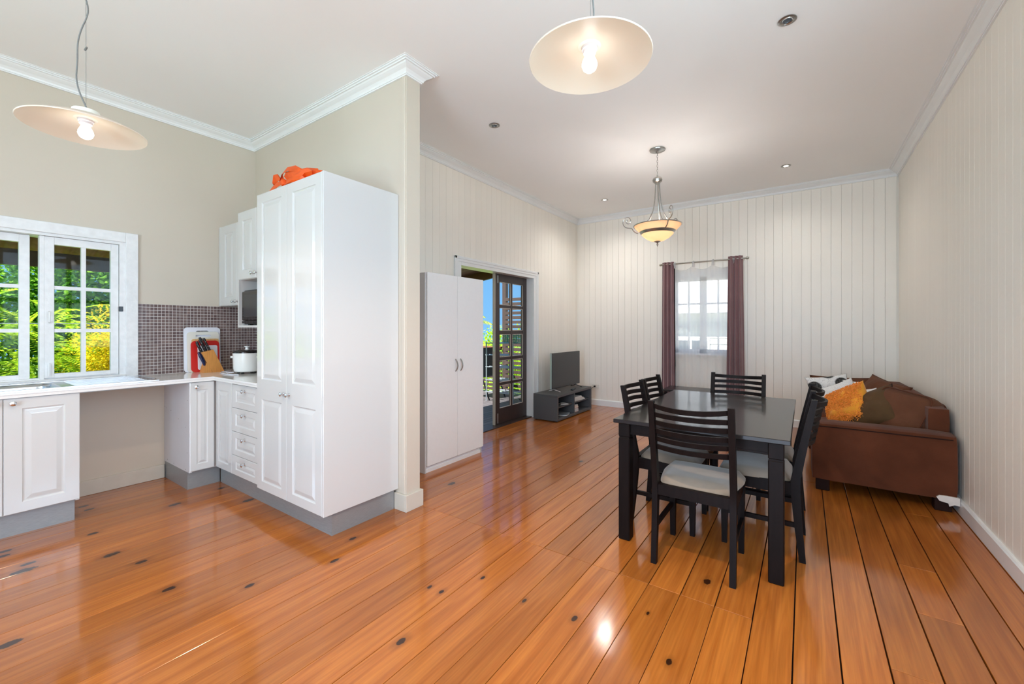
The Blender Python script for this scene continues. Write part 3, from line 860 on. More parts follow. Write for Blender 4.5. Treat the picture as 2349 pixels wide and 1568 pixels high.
for (za, zb) in ROWS:
    for (ya, yb) in ((YA, ym - 0.018), (ym + 0.018, YBx)):
        pn = part('pane', MB().box(-3.377, -3.373, ya + 0.006, yb - 0.006, za + 0.006, zb - 0.006), M['glass'], dd)
        part('bead', MB().box(-3.372, -3.362, ya, ya + 0.008, za, zb).box(-3.372, -3.362, yb - 0.008, yb, za, zb).box(-3.372, -3.362, ya, yb, za, za + 0.008).box(-3.372, -3.362, ya, yb, zb - 0.008, zb), M['door_edge'], pn)
eg = part('edge_strip', MB().box(LX0, LX1 + 0.001, LY0, LY0 + 0.008, 0.015, DZ - 0.01), M['door_edge'], dd)  # pale tone imitates sunlight on the edge facing the opening
part('latch_plate', MB().box(LX0 + 0.008, LX1 - 0.008, LY0 - 0.002, LY0, 0.99, 1.1).box(LX0 + 0.014, LX1 - 0.014, LY0 - 0.003, LY0 - 0.001, 1.03, 1.06), M['alu'], eg)
part('flush_bolt', MB().bbox(LX1, LX1 + 0.005, LY0 + 0.055, LY0 + 0.067, 0.03, 0.16, 0.001).bbox(LX1, LX1 + 0.005, LY0 + 0.055, LY0 + 0.067, 1.9, 2.0, 0.001), M['alu'], dd)
df = thing('trim_9', 'white moulded architrave round the french door opening', 'door frame', (XL, (DY0 + DY1) / 2, 0))
df['kind'] = 'structure'
def arch_leg(ya, yb, sgn):
    mb = MB()
    mb.bbox(XL, XL + 0.016, ya, yb, 0, DZ + 0.085, 0.002)
    w = yb - ya
    o = yb if sgn > 0 else ya
    a = o - sgn * 0.03
    mb.bbox(XL + 0.014, XL + 0.028, min(o, a), max(o, a), 0, DZ + 0.085, 0.003)
    a2 = o - sgn * 0.06
    mb.bbox(XL + 0.014, XL + 0.022, min(o, a2), max(o, a2), 0, DZ + 0.085, 0.003)
    return mb
part('architrave', arch_leg(DY1, DY1 + 0.115, 1), M['trim'], df)
part('architrave', arch_leg(DY0 - 0.115, DY0, -1), M['trim'], df)
part('architrave', MB().bbox(XL, XL + 0.016, DY0, DY1, DZ - 0.015, DZ + 0.085, 0.002).bbox(XL + 0.014, XL + 0.028, DY0 - 0.115, DY1 + 0.115, DZ + 0.055, DZ + 0.085, 0.003)
     .bbox(XL + 0.014, XL + 0.022, DY0 - 0.06, DY1 + 0.06, DZ + 0.025, DZ + 0.06, 0.003), M['trim'], df)
part('jamb', MB().box(XO - 0.01, XL, DY1 - 0.005, DY1 + 0.02, 0, DZ), M['trim'], df)
part('jamb', MB().box(XO - 0.01, XL, DY0 - 0.02, DY0 + 0.005, 0, DZ), M['trim'], df)
part('jamb', MB().box(XO - 0.01, XL, DY0, DY1, DZ - 0.012, DZ + 0.02), M['trim'], df)
part('threshold', MB().box(XO - 0.06, XL - 0.02, DY0, DY1, -0.03, 0.012), M['door_dark'], df)
#@@PART3

# ================================================================== KITCHEN
def panel_door(w, h, t, panels):
    """front at local y=0 facing -y, x 0..w, z 0..h; panels = list of (x0,x1,z0,z1) raised fields"""
    mb = MB()
    # back and sides
    mb.add([(0, t, 0), (w, t, 0), (w, t, h), (0, t, h), (0, 0.002, 0), (w, 0.002, 0), (w, 0.002, h), (0, 0.002, h)],
           [(0, 1, 2, 3), (0, 4, 5, 1), (1, 5, 6, 2), (2, 6, 7, 3), (3, 7, 4, 0)])
    e = 0.003
    panels = sorted(panels, key=lambda q: q[2])
    # edge chamfer
    mb.add([(0, 0.002, 0), (w, 0.002, 0), (w, 0.002, h), (0, 0.002, h), (e, 0, e), (w - e, 0, e), (w - e, 0, h - e), (e, 0, h - e)],
           [(0, 1, 5, 4), (1, 2, 6, 5), (2, 3, 7, 6), (3, 0, 4, 7)])
    # flat frame around the panels
    xl, xr = panels[0][0], panels[0][1]
    mb.add([(e, 0, e), (xl, 0, e), (xl, 0, h - e), (e, 0, h - e)], [(0, 1, 2, 3)])
    mb.add([(xr, 0, e), (w - e, 0, e), (w - e, 0, h - e), (xr, 0, h - e)], [(0, 1, 2, 3)])
    zs = [e]
    for p in panels: zs += [p[2], p[3]]
    zs.append(h - e)
    for k in range(0, len(zs), 2):
        mb.add([(xl, 0, zs[k]), (xr, 0, zs[k]), (xr, 0, zs[k + 1]), (xl, 0, zs[k + 1])], [(0, 1, 2, 3)])
    for (x0, x1, z0, z1) in panels:
        loops = [(0, 0), (0.004, 0.004), (0.010, 0.0065), (0.016, 0.006), (0.036, 0.0012), (0.04, 0.0005)]
        s = min(1.0, min(x1 - x0, z1 - z0) / 0.11)
        rings = []
        for (d, y) in loops:
            d *= s
            rings.append([(x0 + d, y, z0 + d), (x1 - d, y, z0 + d), (x1 - d, y, z1 - d), (x0 + d, y, z1 - d)])
        v = [p for r in rings for p in r]
        f = []
        for i in range(len(rings) - 1):
            for k in range(4):
                f.append((i * 4 + k, i * 4 + (k + 1) % 4, (i + 1) * 4 + (k + 1) % 4, (i + 1) * 4 + k))
        f.append(tuple(range((len(rings) - 1) * 4, len(rings) * 4)))
        mb.add(v, f)
    return mb
def to_minus_y(mb, x, y, z):      # door whose face looks to -Y, lower left corner at (x,y,z)
    return mb.xf(Matrix.Translation((x, y, z)))
def to_plus_x(mb, x, y, z):       # door whose face looks to +X; local x -> +Y
    return mb.xf(Matrix.Translation((x, y, z)) @ Matrix.Rotation(PI / 2, 4, 'Z'))
def knob(parent, p, d):
    prof = [(0.009, 0), (0.009, 0.003), (0.005, 0.006), (0.0045, 0.014), (0.010, 0.018), (0.0145, 0.023), (0.0145, 0.027), (0.009, 0.031), (0.0, 0.032)]
    mb = MB().lathe(prof, seg=16)
    M_ = Matrix.Translation(p) @ Vector(d).to_track_quat('Z', 'Y').to_matrix().to_4x4()
    return part('knob', mb.xf(M_), M['chrome'], parent, True)

# --- tall pantry
PX0, PX1, PYF, PZ0, PZ1 = -3.248, -2.402, 1.445, 0.145, 2.258
t = thing('pantry_cupboard', 'tall gloss white pantry cupboard with two full-height panelled doors', 'cupboard', (-2.825, 1.75, 0))
part('body', MB().bbox(PX0 + 0.002, PX1, PYF + 0.02, YP - 0.002, PZ0, PZ1, 0.002), M['melamine'], t)
part('end_panel', MB().bbox(PX1 - 0.016, PX1 + 0.002, PYF + 0.001, YP - 0.001, PZ0 - 0.001, PZ1 + 0.001, 0.002), M['lacquer'], t)
mid = (PX0 + PX1 - 0.016) / 2
dw = mid - PX0 - 0.0015
for k, xx in enumerate((PX0, mid + 0.0015)):
    wv = dw if k == 0 else PX1 - 0.017 - xx
    d = part('door', to_minus_y(panel_door(wv, PZ1 - PZ0 - 0.004, 0.018, [(0.073, wv - 0.066, 0.062, 0.646), (0.073, wv - 0.066, 0.788, 2.044)]), xx, PYF, PZ0 + 0.002), M['lacquer'], t)
    knob(d, (mid + (-0.036 if k == 0 else 0.036), PYF, 0.858), (0, -1, 0))
part('kickboard', MB().box(PX0 - 0.0, -2.426, 1.517, 1.533, 0, PZ0).box(-2.442, -2.426, 1.533, YP - 0.022, 0, PZ0), M['plinth'], t)

# --- drawer cabinet with filler door
DYF = 1.465
t = thing('drawer_cabinet', 'white base cabinet with four drawers left of the pantry', 'cabinet', (-3.6, 1.75, 0))
part('body', MB().box(-4.012, PX0 - 0.001, DYF + 0.02, YP - 0.002, 0.145, 0.866), M['melamine'], t)
part('door', to_minus_y(panel_door(0.292, 0.712, 0.018, [(0.045, 0.235, 0.055, 0.64)]), -4.009, DYF, 0.152), M['lacquer'], t)
zs = [0.152, 0.312, 0.492, 0.672, 0.866]
zs = [0.150, 0.305, 0.490, 0.675, 0.860]
for k in range(4):
    z0, z1 = zs[k] + 0.0015, zs[k + 1] - 0.0015
    h = z1 - z0
    d = part('drawer', to_minus_y(panel_door(0.458, h, 0.018, [(0.07, 0.388, 0.045, h - 0.045)]), -3.712, DYF, z0), M['lacquer'], t)
    knob(d, (-3.483, DYF, z1 - 0.04), (0, -1, 0))
part('kickboard', MB().box(-4.055, PX0, 1.517, 1.533, 0, 0.145), M['plinth'], t)

# --- corner cabinet facing the room
t = thing('corner_cabinet', 'narrow white corner base cabinet with bare grey side panel', 'cabinet', (-4.3, 1.6, 0))
part('body', MB().box(XK + 0.002, -4.036, 1.302, YP - 0.002, 0.145, 0.866), M['melamine'], t)
sp = part('side_panel', MB().box(XK + 0.001, -4.018, 1.284, 1.302, 0.145, 0.866), M['melamine_grey'], t)
for (xx, zz) in [(-4.57, 0.62), (-4.53, 0.61), (-4.42, 0.60), (-4.25, 0.55), (-4.1, 0.5), (-4.5, 0.17), (-4.35, 0.165), (-4.1, 0.16), (-4.05, 0.72), (-4.06, 0.3)]:
    part('screw_cap', MB().lathe([(0.0035, 0), (0.0, 0.0015)], (xx, 1.2825, zz), 6, 'y'), M['gap'], sp)
d = part('door', to_plus_x(panel_door(0.168, 0.71, 0.018, [(0.045, 0.123, 0.05, 0.65)]), -4.016, 1.288, 0.152), M['lacquer'], t)
knob(d, (-4.016, 1.328, 0.826), (1, 0, 0))
part('kickboard', MB().box(XK, -4.07, 1.288, 1.304, 0, 0.145).box(-4.086, -4.07, 1.304, 1.517, 0, 0.145), M['plinth'], t)

# --- sink cabinet
t = thing('sink_cabinet', 'white base cabinet with panelled doors under the sink', 'cabinet', (-4.3, 0.0, 0))
part('body', MB().box(XK + 0.002, -4.036, -0.668, 0.648, 0.145, 0.866), M['melamine'], t)
part('side_panel', MB().box(XK + 0.001, -4.018, 0.648, 0.666, 0.145, 0.868), M['melamine'], t)
for k in range(4):
    y0 = 0.338 - 0.333 * k
    d = part('door', to_plus_x(panel_door(0.330, 0.714, 0.018, [(0.075, 0.262, 0.062, 0.648)]), -4.016, y0, 0.150), M['lacquer'], t)
    knob(d, (-4.016, y0 + (0.036 if k % 2 == 0 else 0.294), 0.834), (1, 0, 0))
part('kickboard', MB().box(-4.086, -4.07, -0.668, 0.652, 0, 0.145).box(XK, -4.086, 0.636, 0.652, 0, 0.145), M['plinth'], t)

# --- worktop
HX0, HX1, HY0, HY1 = -4.48, -4.10, -0.15, 0.60          # cut-out for the sink bowl
mb = MB()
Z0, Z1 = 0.868, 0.900
mb.box(XK, HX0, -0.67, YP, Z0, Z1).box(HX0, HX1, -0.67, HY0, Z0, Z1).box(HX0, HX1, HY1, YP, Z0, Z1).box(HX1, -4.0, -0.67, YP, Z0, Z1).box(-4.0, PX0 - 0.001, 1.447, YP, Z0, Z1)
wt = part('worktop', mb, M['stone'])
tag(wt, 'white L-shaped stone worktop running under the window and tiles', 'worktop')
part('edge_strip', MB().box(-4.0, -3.992, -0.67, 1.440, 0.889, 0.9005).box(-4.0, PX0 - 0.001, 1.440, 1.447, 0.889, 0.9005), M['trim'], wt)
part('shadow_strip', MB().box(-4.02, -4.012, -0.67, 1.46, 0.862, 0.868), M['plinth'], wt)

# --- sink
t = thing('kitchen_sink', 'stainless steel sink with ribbed drainer set into the worktop', 'sink', (-4.3, 0.5, 0.9))
bm = bmesh.new()
mb = MB()
mb.box(-4.545, HX0, -0.55, 1.11, 0.900, 0.9035).box(HX1, -4.075, -0.55, 1.11, 0.900, 0.9035).box(HX0, HX1, HY1, 1.11, 0.900, 0.9035).box(HX0, HX1, -0.55, HY0, 0.900, 0.9035)
part('rim', mb, M['steel'], t)
part('raised_edge', MB().tube([(-4.545, -0.55, 0.9035), (-4.545, 1.11, 0.9035), (-4.15, 1.11, 0.9035), (-4.08, 1.06, 0.9035), (-4.075, -0.55, 0.9035)], 0.004, 6), M['steel'], t, True)
# bowl as nested rounded rectangles
def rrect(x0, x1, y0, y1, r, z, n=6):
    out = []
    for (cx, cyy, a0) in ((x1 - r, y1 - r, 0), (x0 + r, y1 - r, PI / 2), (x0 + r, y0 + r, PI), (x1 - r, y0 + r, 1.5 * PI)):
        for k in range(n + 1):
            a = a0 + PI / 2 * k / n
            out.append((cx + r * math.cos(a), cyy + r * math.sin(a), z))
    return out
rings = [rrect(HX0, HX1, HY0, HY1, 0.004, 0.9036), rrect(HX0 + 0.004, HX1 - 0.004, HY0 + 0.004, HY1 - 0.004, 0.06, 0.902), rrect(HX0 + 0.02, HX1 - 0.02, HY0 + 0.02, HY1 - 0.02, 0.06, 0.885), rrect(HX0 + 0.03, HX1 - 0.03, HY0 + 0.03, HY1 - 0.03, 0.06, 0.76), rrect(HX0 + 0.07, HX1 - 0.07, HY0 + 0.07, HY1 - 0.07, 0.04, 0.74)]
mb = MB(); n = len(rings[0])
f = []
for i in range(len(rings) - 1):
    for k in range(n): f.append((i * n + k, i * n + (k + 1) % n, (i + 1) * n + (k + 1) % n, (i + 1) * n + k))
f.append(tuple(range((len(rings) - 1) * n, len(rings) * n)))
mb.add([p for r in rings for p in r], f)
part('bowl', mb, M['steel'], t, True)
for k in range(7):
    xx = -4.47 + k * 0.055
    part('drainer_rib', MB().tube([(xx, 0.66, 0.9036), (xx, 1.05, 0.9036)], 0.003, 6), M['steel'], t, True)

# --- wall cabinets
t = thing('wall_cabinet', 'white wall cabinet in the corner above the mosaic tiles', 'cabinet', (-4.23, 1.86, 1.506))
part('body', MB().box(XK + 0.002, -3.882, 1.718, YP - 0.002, 1.506, 2.256), M['melamine'], t)
part('filler', MB().bbox(XK + 0.002, -4.545, 1.700, 1.718, 1.506, 2.256, 0.002), M['lacquer'], t)
for k, xx in enumerate((-4.543, -4.212)):
    d = part('door', to_minus_y(panel_door(0.329, 0.745, 0.018, [(0.09, 0.26, 0.075, 0.67)]), xx, 1.700, 1.508), M['lacquer'], t)
    knob(d, (xx + (0.295 if k == 0 else 0.034), 1.700, 1.54), (0, -1, 0))
t = thing('microwave_cabinet', 'white wall cabinet with an open microwave niche beside the pantry', 'cabinet', (-3.565, 1.8, 1.303))
MX0, MX1, MYF = -3.879, PX0 - 0.002, 1.577
part('side_panel', MB().box(MX0, MX0 + 0.018, MYF + 0.018, YP - 0.002, 1.303, 2.257), M['melamine'], t)
part('side_panel', MB().box(MX1 - 0.018, MX1, MYF + 0.018, YP - 0.002, 1.303, 2.257), M['melamine'], t)
part('bottom_panel', MB().box(MX0, MX1, MYF, YP - 0.002, 1.303, 1.321), M['lacquer'], t)
part('front_edge', MB().box(MX0, MX0 + 0.018, MYF, MYF + 0.018, 1.321, 1.697), M['lacquer'], t)
part('shelf', MB().box(MX0 + 0.018, MX1 - 0.018, MYF + 0.018, YP - 0.002, 1.697, 1.715), M['melamine'], t)
part('top_panel', MB().box(MX0 + 0.018, MX1 - 0.018, MYF + 0.018, YP - 0.002, 2.239, 2.257), M['melamine'], t)
part('back_panel', MB().box(MX0 + 0.018, MX1 - 0.018, YP - 0.012, YP - 0.002, 1.321, 2.239), M['melamine'], t)
for k, xx in enumerate((MX0, MX0 + 0.315)):
    d = part('door', to_minus_y(panel_door(0.312, 0.555, 0.018, [(0.085, 0.25, 0.075, 0.48)]), xx, MYF, 1.700), M['lacquer'], t)
    knob(d, (xx + (0.278 if k == 0 else 0.034), MYF, 1.738), (0, -1, 0))
# microwave
t = thing('microwave_oven', 'black microwave oven with a glass door in the niche', 'microwave', (-3.57, 1.8, 1.321))
part('body', MB().bbox(-3.835, -3.29, 1.605, 1.99, 1.331, 1.612, 0.006), M['black_plastic'], t)
for (xx, yy) in ((-3.82, 1.63), (-3.33, 1.63), (-3.82, 1.94), (-3.33, 1.94)):
    part('foot', MB().box(xx, xx + 0.03, yy, yy + 0.03, 1.321, 1.331), M['black_plastic'], t)
d = part('door', MB().bbox(-3.835, -3.42, 1.588, 1.605, 1.36, 1.60, 0.008, 2), M['black_gloss'], t)
part('door_window', MB().bbox(-3.79, -3.47, 1.585, 1.589, 1.39, 1.57, 0.003), M['screen'], d)
part('control_panel', MB().bbox(-3.418, -3.29, 1.59, 1.605, 1.34, 1.605, 0.003), M['black_gloss'], t)
part('trim_strip', MB().box(-3.835, -3.42, 1.59, 1.604, 1.338, 1.357), M['black_gloss'], t)

# --- mosaic splashback
TPITCH = 0.0262
def tile_mesh():
    mb = MB(); a = TPITCH / 2 - 0.0012; c = 0.0007
    mb.hexa([(-a, -0.003, -a), (a, -0.003, -a), (a, -0.003, a), (-a, -0.003, a)][0:4], [(-a + c, 0.0015, -a + c), (a - c, 0.0015, -a + c), (a - c, 0.0015, a - c), (-a + c, 0.0015, a - c)])
    return mb
TM = tile_mesh()
tme = TM.mesh('tile'); tme.materials.append(M['tile'])
sb = part('mosaic_splashback', MB().box(XK, XK + 0.006, 1.106, YP, 0.9, 1.503).box(XK, PX0, YP - 0.006, YP, 0.9, 1.503), M['grout'])
tag(sb, 'brown glass mosaic tiles with white grout behind the bench', 'tiles')
rest = MB(); cnt = 0
cand = []
nz = int(0.603 / TPITCH)
for j in range(nz):
    z = 1.503 - TPITCH * (j + 0.5)
    for i in range(int((YP - 1.106) / TPITCH)):
        cand.append((0, XK + 0.006, 1.106 + TPITCH * (i + 0.5), z))
    for i in range(int((PX0 - XK) / TPITCH)):
        cand.append((1, XK + TPITCH * (i + 0.5), YP - 0.006, z))
cand.sort(key=lambda c: (c[0], c[2] if c[0] == 0 else c[1]))
for (side, x, y, z) in cand:
    rz = -PI / 2 if side == 0 else PI
    if cnt < 300 and side == 0:
        o = link('tile', tme, None, sb); o.location = (x, y, z); o.rotation_euler = (0, 0, rz); cnt += 1
    else:
        q = MB(); q.v = list(TM.v); q.f = list(TM.f)
        q.xf(Matrix.Translation((x, y, z)) @ Matrix.Rotation(rz, 4, 'Z'))
        rest.add(q.v, q.f)
o = part('tile_field', rest, M['tile'], sb); o['kind'] = 'stuff'

# --- chopping boards leaning on the tiles
def chop(name, y0, y1, h, foot, lean, m, label, rad=0.03, slot=None, th=0.008, inner=None):
    """upright rounded board; foot = distance of its foot from the wall"""
    t = thing(name, label, 'chopping board', (XK + foot, (y0 + y1) / 2, 0.9), group=None)
    w = y1 - y0
    pts = [(p[0], p[1]) for p in rrect(-w / 2, w / 2, 0, h, rad, 0)]
    bm = bmesh.new()
    mb = MB()
    if slot:
        sy0, sy1, sz0, sz1 = slot
        # outline with a slot: build as bands
        outer = pts
        inn = [(p[0], p[1]) for p in rrect(sy0, sy1, sz0, sz1, (sz1 - sz0) / 2 - 0.001, 0)]
        n = len(outer)
        v = [(0, p[0], p[1]) for p in outer] + [(0, p[0], p[1]) for p in inn] + [(th, p[0], p[1]) for p in outer] + [(th, p[0], p[1]) for p in inn]
        f = []
        for k in range(n):
            k2 = (k + 1) % n
            f += [(k, k2, n + k2, n + k), (2 * n + k, 3 * n + k, 3 * n + k2, 2 * n + k2), (k, 2 * n + k, 2 * n + k2, k2), (n + k, n + k2, 3 * n + k2, 3 * n + k)]
        mb.add(v, f)
    else:
        mb.prism(pts, 'x', 0, th)
    Mx = Matrix.Translation((XK + foot, (y0 + y1) / 2, 0.9)) @ Matrix.Rotation(-lean, 4, 'Y')
    part('board', mb.xf(Mx), m, t)
    if inner:
        a, b, c, d, mm = inner
        q = MB().prism([(p[0], p[1]) for p in rrect(a, b, c, d, 0.015, 0)], 'x', th, th + 0.002)
        part('inset_panel', q.xf(Mx), mm, t)
    return t
chop('chopping_board', 1.415, 1.702, 0.405, 0.035, 0.05, M['whiteplastic'], 'large white plastic chopping board with a slotted grip leaning on tiles', 0.03, (-0.048, 0.048, 0.352, 0.374))
chop('chopping_board', 1.436, 1.687, 0.365, 0.048, 0.05, M['creamplastic'], 'cream plastic chopping board just in front of the largest one', 0.03, (-0.06, 0.06, 0.318, 0.336))
chop('chopping_board', 1.468, 1.680, 0.300, 0.059, 0.05, M['boardwood'], 'pale wooden chopping board behind the red board', 0.015)
chop('chopping_board', 1.457, 1.680, 0.283, 0.070, 0.05, M['red'], 'red plastic chopping board behind the knife block', 0.035, None, 0.008, (-0.062, 0.095, 0.02, 0.24, M['whiteplastic']))

# --- knife block
t = thing('knife_block', 'slanted wooden knife block full of black-handled knives', 'knife block', (-4.45, 1.62, 0.9))
def slab(y0, y1, ys, x0, x1, z0, z1):
    return MB().hexa([(x0, y0, z0), (x1, y0, z0), (x1, y1, z0), (x0, y1, z0)], [(x0, y0 + ys, z1), (x1, y0 + ys, z1), (x1, y1 + ys, z1 + 0.022), (x0, y1 + ys, z1 + 0.022)])
part('block', slab(1.578, 1.672, -0.088, -4.48, -4.385, 0.9, 1.082), M['blockwood'], t)
part('foot', MB().hexa([(-4.48, 1.508, 0.9), (-4.385, 1.508, 0.9), (-4.385, 1.576, 0.9), (-4.48, 1.576, 0.9)], [(-4.48, 1.53, 0.985), (-4.385, 1.53, 0.985), (-4.385, 1.536, 0.99), (-4.48, 1.536, 0.99)]), M['blockwood'], t)
dirv = Vector((0, -0.40, 0.92)).normalized()
for k, (yy, xx, ln) in enumerate([(1.500, -4.41, 0.085), (1.515, -4.45, 0.10), (1.53, -4.41, 0.115), (1.55, -4.45, 0.13), (1.562, -4.41, 0.12)]):
    p0 = Vector((xx, yy, 1.082 + (yy - 1.49) * 0.25))
    q = p0 + dirv * ln
    kk = part('knife_handle', MB().tube([p0 - dirv * 0.01, p0 + dirv * ln * 0.2, p0 + dirv * ln * 0.6, p0 + dirv * ln * 0.9, q], [0.010, 0.011, 0.010, 0.012, 0.008], 8), M['knife'], t, True)
    for fr_ in (0.3, 0.7):
        c = p0 + dirv * ln * fr_
        part('rivet', MB().lathe([(0.003, 0), (0.0, 0.0015)], (c.x + 0.0105, c.y, c.z), 6, 'x'), M['chrome'], kk)
part('scissors_handle', MB().tube([(-4.40, 1.472, 1.085), (-4.395, 1.485, 1.05), (-4.395, 1.505, 1.0), (-4.4, 1.518, 0.965)], [0.008, 0.012, 0.009, 0.006], 8).tube([(-4.41, 1.485, 1.085), (-4.405, 1.503, 1.05), (-4.405, 1.52, 1.0), (-4.4, 1.522, 0.965)], [0.006, 0.010, 0.008, 0.006], 8), M['navy'], t, True)

# --- slow cooker
CKX, CKY = -4.05, 1.72
t = thing('slow_cooker', 'white slow cooker with a dark lid beside the pantry', 'cooker', (CKX, CKY, 0.9))
part('body', MB().lathe([(0.088, 0.918), (0.098, 0.925), (0.103, 0.95), (0.107, 1.075), (0.107, 1.082), (0.1, 1.084)], (CKX, CKY, 0), 32), M['cooker'], t, True)
for a in (0.6, 2.2, 3.8, 5.4):
    part('foot', MB().lathe([(0.012, 0.9), (0.012, 0.92)], (CKX + 0.07 * math.cos(a), CKY + 0.07 * math.sin(a), 0), 10), M['black_plastic'], t)
ld = part('lid', MB().lathe([(0.111, 1.082), (0.112, 1.092), (0.10, 1.10), (0.06, 1.108), (0.0, 1.11)], (CKX, CKY, 0), 32), M['black_gloss'], t, True)
part('lid_knob', MB().lathe([(0.028, 1.108), (0.014, 1.113), (0.012, 1.13), (0.021, 1.134), (0.021, 1.14), (0.0, 1.142)], (CKX, CKY, 0), 20), M['cooker'], ld, True)
ha = 3.75
for sg in (0, PI):
    part('side_handle', MB().bbox(-0.012, 0.02, -0.03, 0.03, -0.008, 0.008, 0.006, 2).xf(Matrix.Translation((CKX, CKY, 1.045)) @ Matrix.Rotation(ha + sg, 4, 'Z') @ Matrix.Translation((0.112, 0, 0))), M['cooker'], t, True)
pts = [(-4.09, 1.63, 0.915), (-4.14, 1.60, 0.907), (-4.24, 1.63, 0.905), (-4.33, 1.70, 0.905), (-4.31, 1.62, 0.905), (-4.2, 1.57, 0.905), (-4.06, 1.56, 0.905), (-3.92, 1.60, 0.905)]
part('power_cord', MB().tube(pts, 0.004, 6), M['whiteplastic'], t, True)

# --- orange shopping bag on top of the pantry
t = thing('shopping_bag', 'crumpled orange shopping bag tied in a knot on the pantry', 'bag', (-2.85, 1.53, PZ1))
def crumple(c, r, seed, n=3):
    bm = bmesh.new()
    bmesh.ops.create_icosphere(bm, subdivisions=n, radius=1.0)
    for v in bm.verts:
        d = v.co.copy()
        k = 1 + 0.55 * noise.noise(d * 1.7 + Vector((seed, 0, 0))) + 0.22 * noise.noise(d * 4.3 + Vector((0, seed, 0)))
        v.co = Vector((c[0] + d.x * r[0] * k, c[1] + d.y * r[1] * k, max(PZ1 + 0.001, c[2] + d.z * r[2] * k)))
    return MB().frombm(bm)
part('bag_body', crumple((-2.80, 1.53, PZ1 + 0.035), (0.20, 0.075, 0.07), 3.1), M['bag'], t, True, 0.5)
def ribbon(pts, w, tw=0.0):
    mb = MB(); v = []; n = len(pts)
    for i, p in enumerate(pts):
        p = Vector(p)
        a = tw * i / (n - 1)
        s = math.sin(PI * (0.12 + 0.76 * i / (n - 1)))
        o = Vector((0.15, math.sin(a), math.cos(a) * 0.9)).normalized() * w * s
        v += [p - o, p + o]
    f = [(2 * i, 2 * i + 2, 2 * i + 3, 2 * i + 1) for i in range(n - 1)]
    # give it thickness
    m2 = MB().add(v, f); nv = len(v)
    m2.add([Vector(p) + Vector((0.001, 0.003, 0.002)) for p in v], [q[::-1] for q in f])
    return m2
z = PZ1
part('tied_loop', ribbon([(-2.95, 1.49, z + 0.03), (-2.96, 1.47, z + 0.075), (-2.92, 1.475, z + 0.115), (-2.84, 1.48, z + 0.118), (-2.76, 1.50, z + 0.085), (-2.70, 1.52, z + 0.03)], 0.035, 1.2), M['bag'], t, True)
part('tied_loop', ribbon([(-2.95, 1.48, z + 0.035), (-3.0, 1.47, z + 0.085), (-3.06, 1.48, z + 0.09), (-3.09, 1.49, z + 0.05), (-3.07, 1.50, z + 0.02)], 0.026, -1.0), M['bag'], t, True)
part('loose_end', ribbon([(-2.94, 1.475, z + 0.04), (-3.02, 1.47, z + 0.035), (-3.10, 1.475, z + 0.025), (-3.17, 1.48, z + 0.008)], 0.024, 0.5), M['bag'], t, True)
part('knot', crumple((-2.945, 1.485, z + 0.04), (0.022, 0.02, 0.03), 9.2, 2), M['bag'], t, True)
part('loose_end', ribbon([(-2.74, 1.51, z + 0.045), (-2.66, 1.52, z + 0.06), (-2.58, 1.54, z + 0.045), (-2.50, 1.56, z + 0.012)], 0.03, 0.8), M['bag'], t, True)
#@@PART4

# ================================================================== DINING ROOM
# --- wardrobe
t = thing('wardrobe', 'plain white two-door wardrobe standing in front of the doorway', 'wardrobe', (-2.98, 3.04, 0))
WXB, WXF = -3.215, -2.776
part('side_panel', MB().box(WXB, WXF, 2.635, 2.651, 0, 1.795), M['wardrobe_side'], t)
part('side_panel', MB().box(WXB, WXF, 3.419, 3.435, 0, 1.795), M['wardrobe_side'], t)
part('top_panel', MB().box(WXB, WXF, 2.651, 3.419, 1.779, 1.795), M['wardrobe_side'], t)
part('back_panel', MB().box(WXB, WXB + 0.006, 2.651, 3.419, 0.06, 1.779), M['wardrobe_side'], t)
part('bottom_panel', MB().box(WXB + 0.006, WXF, 2.651, 3.419, 0.055, 0.07), M['wardrobe_side'], t)
part('plinth', MB().box(WXF - 0.03, WXF - 0.014, 2.651, 3.419, 0, 0.055).box(WXF - 0.03, WXF - 0.006, 2.651, 3.419, 0, 0.028), M['wardrobe_w'], t)
for k, (a, b) in enumerate(((2.652, 3.047), (3.050, 3.445))):
    d = part('door', MB().bbox(WXF, WXF + 0.016, a, b, 0.064, 1.800, 0.0015), M['wardrobe_w'], t)
    yy = 3.02 if k == 0 else 3.09
    s = 1 if k == 0 else -1
    pts = [(WXF + 0.016, yy, 0.885)]
    for q in range(9):
        u = q / 8
        pts.append((WXF + 0.020 + 0.026 * math.sin(PI * u) ** 0.8, yy, 0.887 + 0.11 * u))
    pts.append((WXF + 0.016, yy, 1.0))
    part('bow_handle', MB().tube(pts, 0.0055, 8), M['nickel'], d, True)

# --- low tv unit
t = thing('tv_stand', 'low charcoal wood television stand with open shelves', 'tv stand', (-2.98, 5.665, 0))
TX0, TX1, TY0, TY1, TZ = -3.172, -2.785, 5.100, 6.228, 0.370
W = M['tv_wood']
part('top', MB().bbox(TX0, TX1, TY0, TY1, TZ - 0.034, TZ, 0.002), W, t)
part('base', MB().bbox(TX0, TX1, TY0, TY1, 0.012, 0.046, 0.002), W, t)
part('side_panel', MB().bbox(TX0, TX1, TY0, TY0 + 0.034, 0.046, TZ - 0.034, 0.001), W, t)
part('side_panel', MB().bbox(TX0, TX1, TY1 - 0.034, TY1, 0.046, TZ - 0.034, 0.001), W, t)
part('divider', MB().box(TX0 + 0.01, TX1 - 0.004, 5.62, 5.642, 0.046, TZ - 0.034), W, t)
part('back_panel', MB().box(TX0, TX0 + 0.008, TY0 + 0.034, TY1 - 0.034, 0.046, TZ - 0.034), M['black_plastic'], t)
part('shelf', MB().box(TX0 + 0.01, TX1 - 0.03, TY0 + 0.034, 5.62, 0.178, 0.194), W, t)
